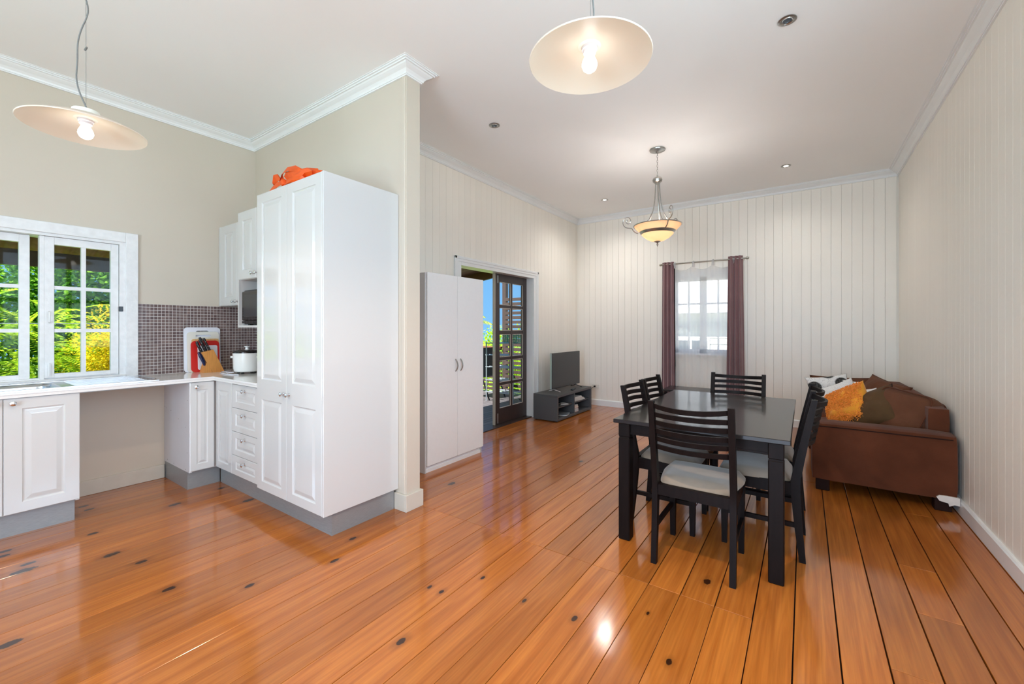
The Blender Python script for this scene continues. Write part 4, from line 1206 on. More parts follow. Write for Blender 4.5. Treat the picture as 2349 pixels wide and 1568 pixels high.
part('shelf', MB().box(TX0 + 0.01, TX1 - 0.03, 5.642, TY1 - 0.034, 0.178, 0.194), W, t)
for (xx, yy) in ((TX0 + 0.03, TY0 + 0.04), (TX1 - 0.03, TY0 + 0.04), (TX0 + 0.03, TY1 - 0.04), (TX1 - 0.03, TY1 - 0.04)):
    part('glide', MB().lathe([(0.014, 0), (0.014, 0.012)], (xx, yy, 0), 10), M['black_plastic'], t)
# --- television
t = thing('television', 'black flat television on the low stand', 'television', (-2.97, 5.715, TZ))
part('panel', MB().bbox(-2.995, -2.962, 5.262, 6.17, 0.418, 0.935, 0.004, 2), M['black_plastic'], t)
part('back_shell', MB().bbox(-3.03, -2.995, 5.40, 6.03, 0.45, 0.75, 0.012, 2), M['black_plastic'], t)
part('screen', MB().box(-2.962, -2.9605, 5.270, 6.162, 0.432, 0.928), M['screen'], t)
part('edge_reflection', MB().box(-2.994, -2.966, 5.2605, 5.262, 0.42, 0.933), M['alu'], t)  # pale strip imitating the reflection along the near edge
for yy in (5.36, 6.06):
    part('stand_leg', MB().tube([(-2.978, yy, 0.43), (-2.975, yy, 0.405), (-2.88, yy + 0.01, 0.376)], 0.007, 8).tube([(-2.978, yy, 0.43), (-2.985, yy, 0.405), (-3.07, yy + 0.01, 0.376)], 0.007, 8), M['chrome'] if yy < 5.5 else M['black_plastic'], t, True)
# --- remote control
t = thing('remote_control', 'black remote control lying on the television stand', 'remote', (-2.87, 5.74, TZ))
Mx = Matrix.Translation((-2.865, 5.74, TZ)) @ Matrix.Rotation(0.25, 4, 'Z')
part('case', MB().bbox(-0.022, 0.022, -0.085, 0.085, 0.0005, 0.018, 0.005, 2).xf(Mx), M['black_plastic'], t, True)
for k in range(8):
    part('button', MB().bbox(-0.010 + 0.02 * (k % 2) - 0.004, -0.010 + 0.02 * (k % 2) + 0.004, -0.06 + 0.03 * (k // 2), -0.048 + 0.03 * (k // 2), 0.018, 0.0205, 0.001).xf(Mx), M['paper_g'], t)
# --- magazines, books and gadgets on the shelves
def flat_book(name, label, cat, x0, x1, y0, y1, z0, h, m, group=None, rz=0.0):
    cx, cy_ = (x0 + x1) / 2, (y0 + y1) / 2
    t = thing(name, label, cat, (cx, cy_, z0), group=group)
    Mx = Matrix.Translation((cx, cy_, z0)) @ Matrix.Rotation(rz, 4, 'Z')
    a, b = (x1 - x0) / 2, (y1 - y0) / 2
    part('cover', MB().box(-a, a, -b, b, 0.0003, 0.0014).box(-a, a, -b, b, h - 0.0014, h - 0.0003), m, t).matrix_basis = Matrix.Translation((-cx, -cy_, -z0)) @ Mx
    part('pages', MB().box(-a + 0.003, a - 0.002, -b + 0.003, b - 0.003, 0.0014, h - 0.0014), M['paper'], t).matrix_basis = Matrix.Translation((-cx, -cy_, -z0)) @ Mx
    return t
z = 0.046
lst = [('red', 0.012, 'paper_r'), ('pale blue', 0.018, 'paper_b'), ('white', 0.012, 'paper'), ('grey', 0.011, 'paper_g'), ('crimson', 0.009, 'paper_r'), ('cream', 0.013, 'paper'), ('yellow', 0.011, 'paper_y'), ('plain', 0.012, 'paper'), ('dark grey', 0.010, 'paper_g')]
where = ['bottom', 'second from bottom', 'third from bottom', 'fourth from bottom', 'middle', 'fourth from top', 'third from top', 'second from top', 'top']
r2 = random.Random(5)
for (k, (c, h, mm)) in enumerate(lst):
    dx = r2.uniform(-0.008, 0.008)
    flat_book('magazine', '%s magazine, %s of the stack on the lower right shelf' % (c, where[k]), 'magazine', -3.03, -2.81, 5.655 + dx, 5.815 + dx - 0.003 * k, z, h, M[mm], 'magazines stacked on the lower shelf', r2.uniform(-0.03, 0.03))
    z += h
z = 0.194
ord_ = ['bottom', 'second lowest', 'second highest', 'top']
for k in range(4):
    flat_book('document_folder', 'white paper folder, %s of the pile on the upper right shelf' % ord_[k], 'folder', -3.05, -2.825 + 0.006 * (k % 2), 5.66 + 0.012 * k, 6.07 - 0.045 * k, z, 0.017, M['paper'], 'paper folders on the upper shelf', r2.uniform(-0.05, 0.05))
    z += 0.017
flat_book('magazine', 'single grey magazine lying on the lower left shelf', 'magazine', -3.0, -2.80, 5.33, 5.55, 0.046, 0.014, M['paper_g'], None, 0.3)
flat_book('document_folder', 'open white booklet on the upper left shelf', 'booklet', -2.98, -2.83, 5.38, 5.52, 0.194, 0.01, M['paper'], None, -0.5)
t = thing('game_console', 'small black console box on the lower left shelf', 'console', (-2.95, 5.22, 0.046))
part('case', MB().bbox(-3.05, -2.85, 5.15, 5.28, 0.047, 0.088, 0.004), M['black_plastic'], t)
part('front_strip', MB().box(-2.85, -2.849, 5.16, 5.27, 0.06, 0.066), M['alu'], t)
t = thing('set_top_box', 'black set-top box on the upper left shelf', 'box', (-2.95, 5.26, 0.194))
part('case', MB().bbox(-3.05, -2.87, 5.15, 5.36, 0.195, 0.232, 0.004), M['black_plastic'], t)
part('front_panel', MB().box(-2.87, -2.868, 5.16, 5.35, 0.2, 0.228), M['black_gloss'], t)
t = thing('webcam', 'small chrome gadget at the end of the upper left shelf', 'gadget', (-2.83, 5.16, 0.194))
part('stem', MB().lathe([(0.016, 0.1945), (0.012, 0.2), (0.006, 0.21), (0.006, 0.235)], (-2.83, 5.16, 0), 12), M['chrome'], t, True)
part('head', MB().lathe([(0.0, 0.232), (0.014, 0.236), (0.016, 0.25), (0.01, 0.262), (0.0, 0.265)], (-2.83, 5.16, 0), 12), M['chrome'], t, True)
# --- power point
t = thing('power_socket', 'cream power point on the wall behind the television stand', 'socket', (-2.89, YB, 0.31))
part('plate', MB().bbox(-2.965, -2.84, YB - 0.009, YB, 0.283, 0.345, 0.003), M['socket'], t)
part('plug', MB().bbox(-2.925, -2.895, YB - 0.035, YB - 0.009, 0.303, 0.328, 0.004), M['black_plastic'], t)
part('plug_cable', MB().tube([(-2.91, YB - 0.03, 0.315), (-2.93, YB - 0.06, 0.30), (-2.98, YB - 0.09, 0.25), (-3.02, YB - 0.15, 0.15), (-3.03, YB - 0.2, 0.01)], 0.004, 6), M['black_plastic'], t, True)

# --- dining table
t = thing('dining_table', 'black lacquered dining table with square legs', 'table', (-0.513, 3.24, 0))
A0, A1, B0, B1 = -0.972, -0.055, 2.495, 3.985
part('tabletop', MB().bbox(A0, A1, B0, B1, 0.716, 0.740, 0.003), M['table_wood'], t)
for (x, y) in ((A0 + 0.028, B0 + 0.016), (A1 - 0.098, B0 + 0.016), (A0 + 0.028, B1 - 0.086), (A1 - 0.098, B1 - 0.086)):
    l = part('leg', MB().bbox(x, x + 0.07, y, y + 0.07, 0, 0.626, 0.005), M['black_wood'], t)
    part('leg_head', MB().box(x + 0.004, x + 0.066, y + 0.004, y + 0.066, 0.624, 0.634).bbox(x, x + 0.07, y, y + 0.07, 0.633, 0.716, 0.004), M['black_wood'], l)
part('apron', MB().box(A0 + 0.098, A1 - 0.098, B0 + 0.034, B0 + 0.054, 0.650, 0.716).box(A0 + 0.098, A1 - 0.098, B0 + 0.031, B0 + 0.055, 0.650, 0.66), M['black_wood'], t)
part('apron', MB().box(A0 + 0.098, A1 - 0.098, B1 - 0.054, B1 - 0.034, 0.650, 0.716), M['black_wood'], t)
part('apron', MB().box(A0 + 0.046, A0 + 0.066, B0 + 0.086, B1 - 0.086, 0.650, 0.716), M['black_wood'], t)
part('apron', MB().box(A1 - 0.066, A1 - 0.046, B0 + 0.086, B1 - 0.086, 0.650, 0.716), M['black_wood'], t)

# --- dining chairs
def bar(p0, p1, s0, s1):
    """tapered bar: section (dx,dy) at p0 and p1"""
    lo = [(p0[0] + a * s0[0] / 2, p0[1] + b * s0[1] / 2, p0[2]) for a, b in ((-1, -1), (1, -1), (1, 1), (-1, 1))]
    hi = [(p1[0] + a * s1[0] / 2, p1[1] + b * s1[1] / 2, p1[2]) for a, b in ((-1, -1), (1, -1), (1, 1), (-1, 1))]
    return lo, hi
def make_chair(label):
    c = thing('dining_chair', label, 'chair', (0, 0, 0), 0, 'dining chairs round the black table', local=True)
    B = M['black_wood']
    for s in (-1, 1):
        y = 0.195 * s
        secs = [(-0.032, 0.0, 0.030), (-0.012, 0.20, 0.038), (0.0, 0.38, 0.046), (0.0, 0.45, 0.046), (-0.018, 0.55, 0.042), (-0.05, 0.72, 0.036), (-0.087, 0.905, 0.028)]
        v = []
        for (x, z, d) in secs:
            w = 0.030
            v += [(x - d / 2, y - w / 2, z), (x + d / 2, y - w / 2, z), (x + d / 2, y + w / 2, z), (x - d / 2, y + w / 2, z)]
        f = [(0, 3, 2, 1)] + [tuple(range(4 * (len(secs) - 1), 4 * len(secs)))]
        for i in range(len(secs) - 1):
            for k in range(4):
                f.append((i * 4 + k, i * 4 + (k + 1) % 4, (i + 1) * 4 + (k + 1) % 4, (i + 1) * 4 + k))
        part('rear_leg', MB().add(v, f), B, c, True, 0.5)
        lo, hi = bar((0.360, 0.190 * s, 0), (0.358, 0.190 * s, 0.43), (0.028, 0.028), (0.042, 0.038))
        part('front_leg', MB().hexa(lo, hi), B, c)
        part('side_rail', MB().hexa([(0.02, y - 0.012, 0.365), (0.345, 0.190 * s - 0.012, 0.365), (0.345, 0.190 * s + 0.012, 0.365), (0.02, y + 0.012, 0.365)],
                                    [(0.02, y - 0.012, 0.432), (0.345, 0.190 * s - 0.012, 0.432), (0.345, 0.190 * s + 0.012, 0.432), (0.02, y + 0.012, 0.432)]), B, c)
        part('stretcher', MB().box(0.0, 0.345, y - 0.009, y + 0.009, 0.185, 0.210), B, c)
    part('front_rail', MB().box(0.348, 0.372, -0.17, 0.17, 0.365, 0.432), B, c)
    part('back_rail', MB().box(-0.014, 0.014, -0.18, 0.18, 0.375, 0.432), B, c)
    # seat pad
    mb = MB(); n = 12
    v = []; f = []
    for i in range(n + 1):
        for j in range(n + 1):
            u, w = i / n, j / n * 2 - 1
            hw = 0.182 + 0.034 * min(1, u * 1.6)
            ex = 0.02 + 0.375 * u
            edge = max(abs(w), abs(u * 2 - 1))
            r = 1 - max(0, (edge - 0.78) / 0.22) ** 2.2
            zz = 0.436 + 0.034 * r + 0.010 * (1 - w * w) * (1 - (u * 2 - 1) ** 2)
            cr = 1 - 0.06 * (abs(w) ** 6) * (abs(u * 2 - 1) ** 6)
            v.append((0.2075 + (ex - 0.2075) * cr, hw * w * cr, zz))
    m = n + 1
    for i in range(n):
        for j in range(n):
            f.append((i * m + j, (i + 1) * m + j, (i + 1) * m + j + 1, i * m + j + 1))
    nv = len(v)
    v += [(p[0], p[1], 0.430) for p in v]
    for i in range(n):
        for j in range(n):
            f.append((nv + i * m + j, nv + i * m + j + 1, nv + (i + 1) * m + j + 1, nv + (i + 1) * m + j))
    for i in range(n):
        f += [(i * m, nv + i * m, nv + (i + 1) * m, (i + 1) * m), (i * m + n, (i + 1) * m + n, nv + (i + 1) * m + n, nv + i * m + n), (i, i + 1, nv + i + 1, nv + i), (n * m + i, nv + n * m + i, nv + n * m + i + 1, n * m + i + 1)]
    part('seat_pad', mb.add(v, f), M['seat'], c, True, 1.2)
    # curved back slats
    for k, zt in enumerate((0.892, 0.843, 0.799, 0.752, 0.708, 0.663)):
        bow = 0.05 if k else 0.062
        h = 0.026
        v = []; f = []
        ns = 10
        for i in range(ns + 1):
            y = -0.182 + 0.364 * i / ns
            bx = -bow * (1 - (y / 0.182) ** 2)
            for z in (zt - h, zt):
                zx = -0.018 - 0.069 * (z - 0.55) / 0.355
                dz = -0.010 * (1 - (y / 0.182) ** 2) if k == 0 else 0
                v += [(zx + bx - 0.007, y, z + dz), (zx + bx + 0.007, y, z + dz)]
        for i in range(ns):
            a = 4 * i; b = 4 * (i + 1)
            f += [(a, b, b + 2, a + 2), (a + 1, a + 3, b + 3, b + 1), (a + 2, b + 2, b + 3, a + 3), (a, a + 1, b + 1, b)]
        f += [(0, 2, 3, 1), (4 * ns, 4 * ns + 1, 4 * ns + 3, 4 * ns + 2)]
        part('back_slat', MB().add(v, f), B, c, True, 0.7)
    return c
chair = make_chair('black slat-back dining chair at the near end of the table, back to camera')
spots = [((-0.49, 2.40, 0), PI / 2, None),
         ((-0.935, 3.0, 0), 0.0, 'black slat-back dining chair on the left side of the table, nearer one'),
         ((-0.935, 3.445, 0), 0.0, 'black slat-back dining chair on the left side of the table, farther one'),
         ((-0.040, 3.035, 0), PI, 'black slat-back dining chair on the sofa side of the table, nearer one'),
         ((-0.040, 3.47, 0), PI, 'black slat-back dining chair on the sofa side of the table, farther one'),
         ((-0.475, 4.035, 0), -PI / 2, 'black slat-back dining chair at the window end of the table')]
for (loc, rz, lab) in spots:
    c = chair if lab is None else copy_tree(chair)
    c.location = loc; c.rotation_euler = (0, 0, rz)
    if lab: c['label'] = lab

# --- low dark side table below the window
t = thing('side_table', 'low black wooden side table under the window', 'table', (-1.32, 6.2, 0))
part('tabletop', MB().bbox(-1.62, -1.02, 5.98, 6.42, 0.425, 0.455, 0.003), M['table_wood'], t)
for (x, y) in ((-1.60, 6.0), (-1.08, 6.0), (-1.60, 6.36), (-1.08, 6.36)):
    part('leg', MB().bbox(x, x + 0.04, y, y + 0.04, 0, 0.425, 0.003), M['black_wood'], t)

# --- sofa
t = thing('sofa', 'brown suede sofa along the right wall', 'sofa', (0.46, 5.2, 0))
S = M['sofa']
SX0, SX1, SY0, SY1 = 0.045, 0.884, 4.17, 6.34
def soft(x0, x1, y0, y1, z0, z1, b, bulge=0.0, seed=0, wob=0.004):
    bm = bmesh.new()
    bmesh.ops.create_cube(bm, size=1.0)
    bmesh.ops.subdivide_edges(bm, edges=bm.edges[:], cuts=5, use_grid_fill=True)
    sx, sy, sz = x1 - x0, y1 - y0, z1 - z0
    for v in bm.verts:
        p = v.co * 2
        q = Vector((p.x * sx / 2, p.y * sy / 2, p.z * sz / 2))
        # round the edges
        for a, h in ((0, sx / 2), (1, sy / 2), (2, sz / 2)):
            pass
        inner = Vector((max(-sx / 2 + b, min(sx / 2 - b, q.x)), max(-sy / 2 + b, min(sy / 2 - b, q.y)), max(-sz / 2 + b, min(sz / 2 - b, q.z))))
        d = q - inner
        if d.length > 1e-6: q = inner + d.normalized() * b
        n_ = noise.noise(Vector((q.x * 4 + seed, q.y * 4, q.z * 4)))
        bl = bulge * (1 - p.x ** 2) * (1 - p.y ** 2) if abs(p.z) > 0.99 else 0
        q += d.normalized() * (n_ * wob) if d.length > 1e-6 else Vector((0, 0, 0))
        q.z += bl * (1 if p.z > 0 else 0)
        v.co = q + Vector(((x0 + x1) / 2, (y0 + y1) / 2, (z0 + z1) / 2))
    return MB().frombm(bm)
part('base', soft(SX0 + 0.03, SX1 - 0.01, SY0 + 0.03, SY1 - 0.03, 0.09, 0.26, 0.02), S, t, True, 1.0)
ar = part('arm', soft(SX0, SX1, SY0, SY0 + 0.21, 0.084, 0.545, 0.028, 0.004, 2.0, 0.003), S, t, True, 1.0)
part('seam', MB().tube([(SX0 + 0.03, SY0 - 0.001, 0.517), (0.3, SY0 - 0.002, 0.518), (0.6, SY0 - 0.002, 0.516), (SX1 - 0.03, SY0 - 0.001, 0.515)], 0.0035, 6), M['sofa_leg'], ar, True)
part('arm', soft(SX0, SX1, SY1 - 0.21, SY1, 0.084, 0.545, 0.04, 0.004, 3.0, 0.004), S, t, True, 1.0)
part('backrest', soft(0.755, SX1, SY0 + 0.20, SY1 - 0.02, 0.20, 0.705, 0.022, 0.004, 5.0, 0.006), S, t, True, 1.0)
for k in range(2):
    a = SY0 + 0.215 + k * 0.87
    part('seat_cushion', soft(SX0 - 0.03, 0.765, a, a + 0.862, 0.25, 0.425, 0.05, 0.02, 7.0 + k, 0.006), S, t, True, 1.0)
for (x, y) in ((SX0 + 0.03, SY0 + 0.03), (SX1 - 0.12, SY0 + 0.03), (SX0 + 0.03, SY1 - 0.11), (SX1 - 0.12, SY1 - 0.11)):
    part('foot', MB().bbox(x, x + 0.09, y, y + 0.08, 0, 0.092, 0.004), M['sofa_leg'], t)
o = part('torn_corner', MB().prism([(SX1 - 0.115, 0.105), (SX1 - 0.10, 0.08), (SX1 - 0.05, 0.07), (SX1 + 0.002, 0.062), (SX1 + 0.002, 0.117), (SX1 - 0.06, 0.121), (SX1 - 0.10, 0.118)], 'y', SY0 - 0.004, SY0 + 0.02)
     .prism([(SX1 - 0.055, 0.072), (SX1 - 0.05, 0.05), (SX1 - 0.035, 0.058), (SX1 - 0.02, 0.068)], 'y', SY0 - 0.003, SY0 + 0.004), M['white_tape'], t)
o['label'] = 'torn white lining at the bottom corner'

# --- loose cushions
def pillow(w, h, th, seed, n=26, wr=0.03):
    v = []; f = []
    m = n + 1
    for side in (1, -1):
        for i in range(m):
            for j in range(m):
                u, q = i / n * 2 - 1, j / n * 2 - 1
                k = max(0, (1 - abs(u) ** 2.6)) ** 0.55 * max(0, (1 - abs(q) ** 2.6)) ** 0.55
                pin = 1 - 0.09 * (1 - abs(q) ** 2) * abs(u) ** 3 
                pin2 = 1 - 0.09 * (1 - abs(u) ** 2) * abs(q) ** 3
                x, z = u * w / 2 * pin, q * h / 2 * pin2
                y = side * (th / 2 * k)
                y += wr * k * noise.noise(Vector((x * 9 + seed, z * 9, side * 3.0))) + 0.4 * wr * k * noise.noise(Vector((x * 24 + seed, z * 7, side)))
                v.append((x, y, z))
    for s in range(2):
        o = s * m * m
        for i in range(n):
            for j in range(n):
                q = (o + i * m + j, o + (i + 1) * m + j, o + (i + 1) * m + j + 1, o + i * m + j + 1)
                f.append(q if s else q[::-1])
    mb = MB().add(v, f)
    return mb
def place(c, rx, ry, rz):
    return Matrix.Translation(c) @ Euler((rx, ry, rz), 'XYZ').to_matrix().to_4x4()
def cushion(label, w, h, th, seed, c, rot, m, piping=None, name='cushion'):
    t = thing(name, label, 'cushion', (c[0], c[1], c[2] - h / 2))
    mb = pillow(w, h, th, seed)
    Mx = place(c, *rot)
    bm = bmesh.new()
    me = mb.mesh('cover', False)
    bm.from_mesh(me); bmesh.ops.remove_doubles(bm, verts=bm.verts[:], dist=0.0005); bm.to_mesh(me); bm.free()
    me.polygons.foreach_set('use_smooth', [True] * len(me.polygons))
    # keep object coordinates centred on the cushion for its print
    o = link('cover', me, m, t)
    o.matrix_basis = Matrix.Translation((-t.location[0], -t.location[1], -t.location[2])) @ Mx
    if piping:
        pts = []
        for k in range(40):
            a = k / 40 * 4
            s = int(a); u = (a - s) * 2 - 1
            e = [(u, -1), (1, u), (-u, 1), (-1, -u)][s]
            pin = 1 - 0.09 * (1 - e[1] ** 2) * abs(e[0]) ** 3; pin2 = 1 - 0.09 * (1 - e[0] ** 2) * abs(e[1]) ** 3
            pts.append((e[0] * w / 2 * pin, 0, e[1] * h / 2 * pin2))
        q = part('piping', MB().tube(pts, 0.004, 6, closed=True), piping, o, True)
    return t, o, Mx
cushion('large brown back cushion lying across the far sofa arm', 0.58, 0.36, 0.17, 1.0, (0.34, 6.06, 0.58), (0.30, 0, 0.03), M['sofa_cushion'], M['sofa'])
cushion('tall brown back cushion leaning on the middle of the sofa back', 0.50, 0.44, 0.22, 2.0, (0.62, 5.62, 0.575), (-0.45, 0.15, -1.05), M['sofa_cushion'], M['sofa'])
cushion('crumpled dark brown cushion wedged against the sofa back', 0.46, 0.36, 0.22, 3.0, (0.66, 5.10, 0.60), (-0.85, 0.1, -1.2), M['sofa_cushion'], M['sofa'])
t = thing('cushion', 'boxy brown cushion in the near corner of the sofa', 'cushion', (0.62, 4.64, 0.43))
Mx = place((0.665, 4.64, 0.585), -0.42, 0.12, -0.85)
cv = part('cover', soft(-0.215, 0.215, -0.09, 0.09, -0.20, 0.20, 0.075, 0.0, 4.0, 0.03).xf(Mx), M['sofa_cushion'], t, True, 1.5)
for yy in (-0.072, 0.072):
    pts = [(q[0], yy, q[1]) for q in rrect(-0.20, 0.20, -0.185, 0.185, 0.06, 0)]
    part('piping', MB().tube(pts, 0.006, 6, closed=True).xf(Mx), M['sofa'], cv, True)
cushion('olive-brown cushion tipped over behind the orange cushion', 0.44, 0.40, 0.22, 5.0, (0.465, 4.76, 0.575), (-0.70, -0.55, -0.45), M['olive_cushion'], M['sofa_leg'])
cushion('white cushion with black flower print against the far arm', 0.40, 0.40, 0.13, 6.0, (0.235, 5.80, 0.585), (-0.35, -0.15, 0.25), M['flower'])
cushion('black and white patterned cushion half hidden behind the white one', 0.36, 0.30, 0.12, 7.5, (0.42, 5.78, 0.60), (-0.5, 0.1, -0.2), M['flower'])
cushion('plain white speckled cushion in front of the flower cushion', 0.36, 0.36, 0.13, 7.0, (0.31, 5.44, 0.575), (-0.55, -0.45, 0.1), M['white_cloth'])
cushion('white cushion corner poking out behind the orange cushion', 0.30, 0.30, 0.11, 7.7, (0.44, 5.22, 0.575), (-0.7, -0.3, -0.2), M['white_cloth'])
t, o, Mx = cushion('mustard orange cushion with a shaggy face leaning on the near arm', 0.40, 0.40, 0.20, 8.0, (0.325, 4.84, 0.575), (-0.30, -0.50, -0.75), M['orange_cloth'])
# shaggy loops on one face: countless, one part
rs = random.Random(11)
sh = MB()
me = o.data
for k in range(2600):
    u, q = rs.uniform(-0.97, 0.97), rs.uniform(-0.97, 0.97)
    kk = max(0, (1 - abs(u) ** 2.6)) ** 0.55 * max(0, (1 - abs(q) ** 2.6)) ** 0.55
    x, zq = u * 0.2 * (1 - 0.09 * (1 - q * q) * abs(u) ** 3), q * 0.2 * (1 - 0.09 * (1 - u * u) * abs(q) ** 3)
    y = -0.10 * kk
    a = rs.uniform(0, 2 * PI); L_ = rs.uniform(0.012, 0.022)
    d = Vector((math.cos(a) * 0.7, -0.7, math.sin(a) * 0.7 - 0.3)).normalized()
    s_ = d.cross(Vector((0, 1, 0.3))).normalized() * 0.0032
    p = Vector((x, y, zq))
    tip = p + d * L_ + Vector((0, 0, -0.004))
    mid_ = p + d * L_ * 0.55 + Vector((0, -0.003, 0.002))
    up_ = s_.cross(d).normalized() * 0.0028
    sh.add([p - s_, p + s_, mid_ + s_ * 1.1 + up_, mid_ - s_ * 1.1 + up_, mid_ - up_, tip + s_ * 0.6, tip - s_ * 0.6],
           [(0, 1, 2, 3), (3, 2, 5, 6), (0, 4, 1), (1, 4, 2), (0, 3, 4), (4, 6, 5), (4, 5, 2), (4, 3, 6)])
q = part('shag_pile', sh, M['orange_shag'], o, True); q['kind'] = 'stuff'

# --- curtains
def curtain_mesh(x0, x1, zt, zb, y, folds, amp, flare=0.0, nx=60, nz=14, seed=0, top=None, thick=0.002):
    v = []
    for j in range(nz + 1):
        fz = j / nz
        for i in range(nx + 1):
            fx = i / nx
            z = zt + (zb - zt) * fz
            if top: z = (zt + top(fx)) + (zb - zt - top(fx)) * fz
            xx = x0 + (x1 - x0) * fx + flare * fz * (fx - 0.5)
            ph = 2 * PI * folds * fx + 0.6 * math.sin(2.0 * fz + seed)
            yy = y + amp * (0.55 + 0.45 * fz) * math.sin(ph) + 0.3 * amp * math.sin(ph * 0.5 + seed + fz)
            v.append((xx, yy, z))
    f = []
    m = nx + 1
    for j in range(nz):
        for i in range(nx):
            f.append((j * m + i, j * m + i + 1, (j + 1) * m + i + 1, (j + 1) * m + i))
    nv = len(v)
    if thick:
        v += [(p[0], p[1] + thick, p[2]) for p in v]
        f += [tuple(k + nv for k in q[::-1]) for q in f]
    return MB().add(v, f)
rod = thing('curtain_rod', 'thin metal curtain rod above the window', 'curtain rod', (-1.22, 6.56, 2.25))
RZ = 2.258
part('pole', MB().tube([(-1.80, 6.56, RZ), (-0.64, 6.56, RZ)], 0.010, 10), M['rod'], rod, True)
part('finial', MB().lathe([(0.0, -0.03), (0.016, -0.02), (0.018, 0), (0.012, 0.012), (0.0, 0.014)], (-0.635, 6.56, RZ), 12, 'x'), M['rod'], rod, True)
part('finial', MB().lathe([(0.0, 0.03), (0.016, 0.02), (0.018, 0), (0.012, -0.012), (0.0, -0.014)], (-1.805, 6.56, RZ), 12, 'x'), M['rod'], rod, True)
for xx in (-1.73, -0.69):
    part('bracket', MB().tube([(xx, YB, RZ - 0.01), (xx, 6.60, RZ - 0.01), (xx, 6.56, RZ - 0.012)], 0.006, 6), M['rod'], rod, True)
t = thing('curtain', 'plum-brown curtain panel gathered at the left of the window', 'curtain', (-1.70, 6.56, 0.02))
part('drape', curtain_mesh(-1.775, -1.605, RZ + 0.032, 0.04, 6.555, 3.2, 0.024, 0.02, seed=1.0), M['curtain'], t, True, 1.5)
part('lining', curtain_mesh(-1.64, -1.598, RZ + 0.02, 0.06, 6.592, 0.6, 0.008, 0.03, nx=10, seed=2.0), M['black_plastic'], t, True, 1.5)
t = thing('curtain', 'plum-brown curtain panel gathered at the right of the window', 'curtain', (-0.78, 6.56, 0.02))
part('drape', curtain_mesh(-0.875, -0.695, RZ + 0.040, 0.04, 6.552, 3.4, 0.026, 0.05, seed=3.0), M['curtain'], t, True, 1.5)
t = thing('sheer_curtain', 'white sheer tab-top curtain over the window', 'curtain', (-1.22, 6.59, 0.05))
part('voile', curtain_mesh(-1.63, -0.80, 2.215, 0.06, 6.592, 9, 0.010, 0.02, nx=160, nz=20, seed=0.5, top=lambda u: -0.06 * abs(math.sin(u * PI * 3.0)) ** 0.8, thick=0), M['sheer'], t, True, 1.5)
for k in range(4):
    xx = -1.60 + k * 0.262
    part('tab', MB().tube([(xx, 6.592, 2.20), (xx + 0.006, 6.578, RZ - 0.01), (xx + 0.008, 6.56, RZ + 0.013), (xx + 0.006, 6.545, RZ), (xx + 0.002, 6.588, 2.2)], [0.022, 0.018, 0.015, 0.015, 0.018], 4), M['sheer'], t)
#@@PART5

# ================================================================== LAMPS
def lamp_light(parent, name, kind, wloc, energy, color, **kw):
    o = light(name, kind, wloc, energy, color, **kw)
    o.parent = parent
    o.location = Vector(wloc) - Vector(parent.location)
    return o
def pendant(c, label, cable, energy):
    x, y, z = c
    t = thing('pendant_lamp', label, 'pendant lamp', (x, y, z), group='frosted glass pendants')
    R = 0.212
    prof = []
    for k in range(13):
        u = k / 12
        prof.append((0.03 + (R - 0.03) * u, z + 0.052 * (1 - u ** 2.0)))
    inner = [(r if i else r, h - 0.004) for i, (r, h) in enumerate(prof[::-1])]
    inner[0] = (R - 0.002, z - 0.004)
    part('glass_shade', MB().lathe(prof + inner, (x, y, 0), 64, close=True), M['frosted'], t, True, 1.0)
    cp = part('collar', MB().lathe([(0.030, z + 0.044), (0.046, z + 0.05), (0.048, z + 0.062), (0.044, z + 0.065), (0.048, z + 0.069), (0.046, z + 0.084), (0.0, z + 0.087)], (x, y, 0), 28), M['creamplastic'], t, True)
    part('lamp_holder', MB().lathe([(0.028, z + 0.05), (0.027, z + 0.036), (0.023, z + 0.034), (0.022, z + 0.024), (0.016, z + 0.02), (0.0, z + 0.02)], (x, y, 0), 20), M['whiteplastic'], t, True)
    part('bulb', MB().lathe([(0.013, z + 0.024), (0.017, z + 0.012), (0.025, z - 0.006), (0.027, z - 0.018), (0.022, z - 0.032), (0.012, z - 0.040), (0.0, z - 0.043)], (x, y, 0), 20), M['bulb'], t, True)
    part('suspension_wire', MB().tube([(x + 0.004, y, z + 0.085), (x + 0.004, y, ZC)], 0.0009, 5), M['cable'], t)
    part('power_cable', MB().tube(smooth_path([(x + a, y + b, z + 0.085 + h) for (a, b, h) in cable], 5), 0.0032, 6), M['cable'], t, True)
    part('grip_clip', MB().bbox(x - 0.016, x + 0.02, y - 0.004, y + 0.004, z + 0.36, z + 0.366, 0.002), M['cable'], t)
    part('ceiling_rose', MB().lathe([(0.05, ZC), (0.05, ZC - 0.012), (0.03, ZC - 0.022), (0.0, ZC - 0.022)], (x, y, 0), 24), M['whiteplastic'], t, True)
    lamp_light(t, 'pendant_bulb_light', 'SPOT', (x, y, z - 0.05), energy, (1.0, 0.76, 0.52), spot_size=2.85, spot_blend=0.5, shadow_soft_size=0.02)
    return t
R_ = Vector((math.cos(math.radians(34.8)), math.sin(math.radians(34.8)), 0))
def cab(pts): return [(R_.x * a, R_.y * a, h) for (a, h) in pts]
HT = ZC - 0.02
z1, z2 = 2.19, 2.24
pendant((-2.652, 0.46, z1), 'frosted glass dish pendant hanging over the kitchen bench side', cab([(0.006, 0.0), (0.0, 0.02), (-0.03, 0.09), (-0.042, 0.15), (-0.038, 0.22), (-0.036, 0.30), (-0.022, 0.36), (0.004, 0.42), (0.010, 0.46), (-0.004, 0.52), (-0.02, 0.60), (-0.01, 0.75), (0.0, HT - z1 - 0.085)]), 18)
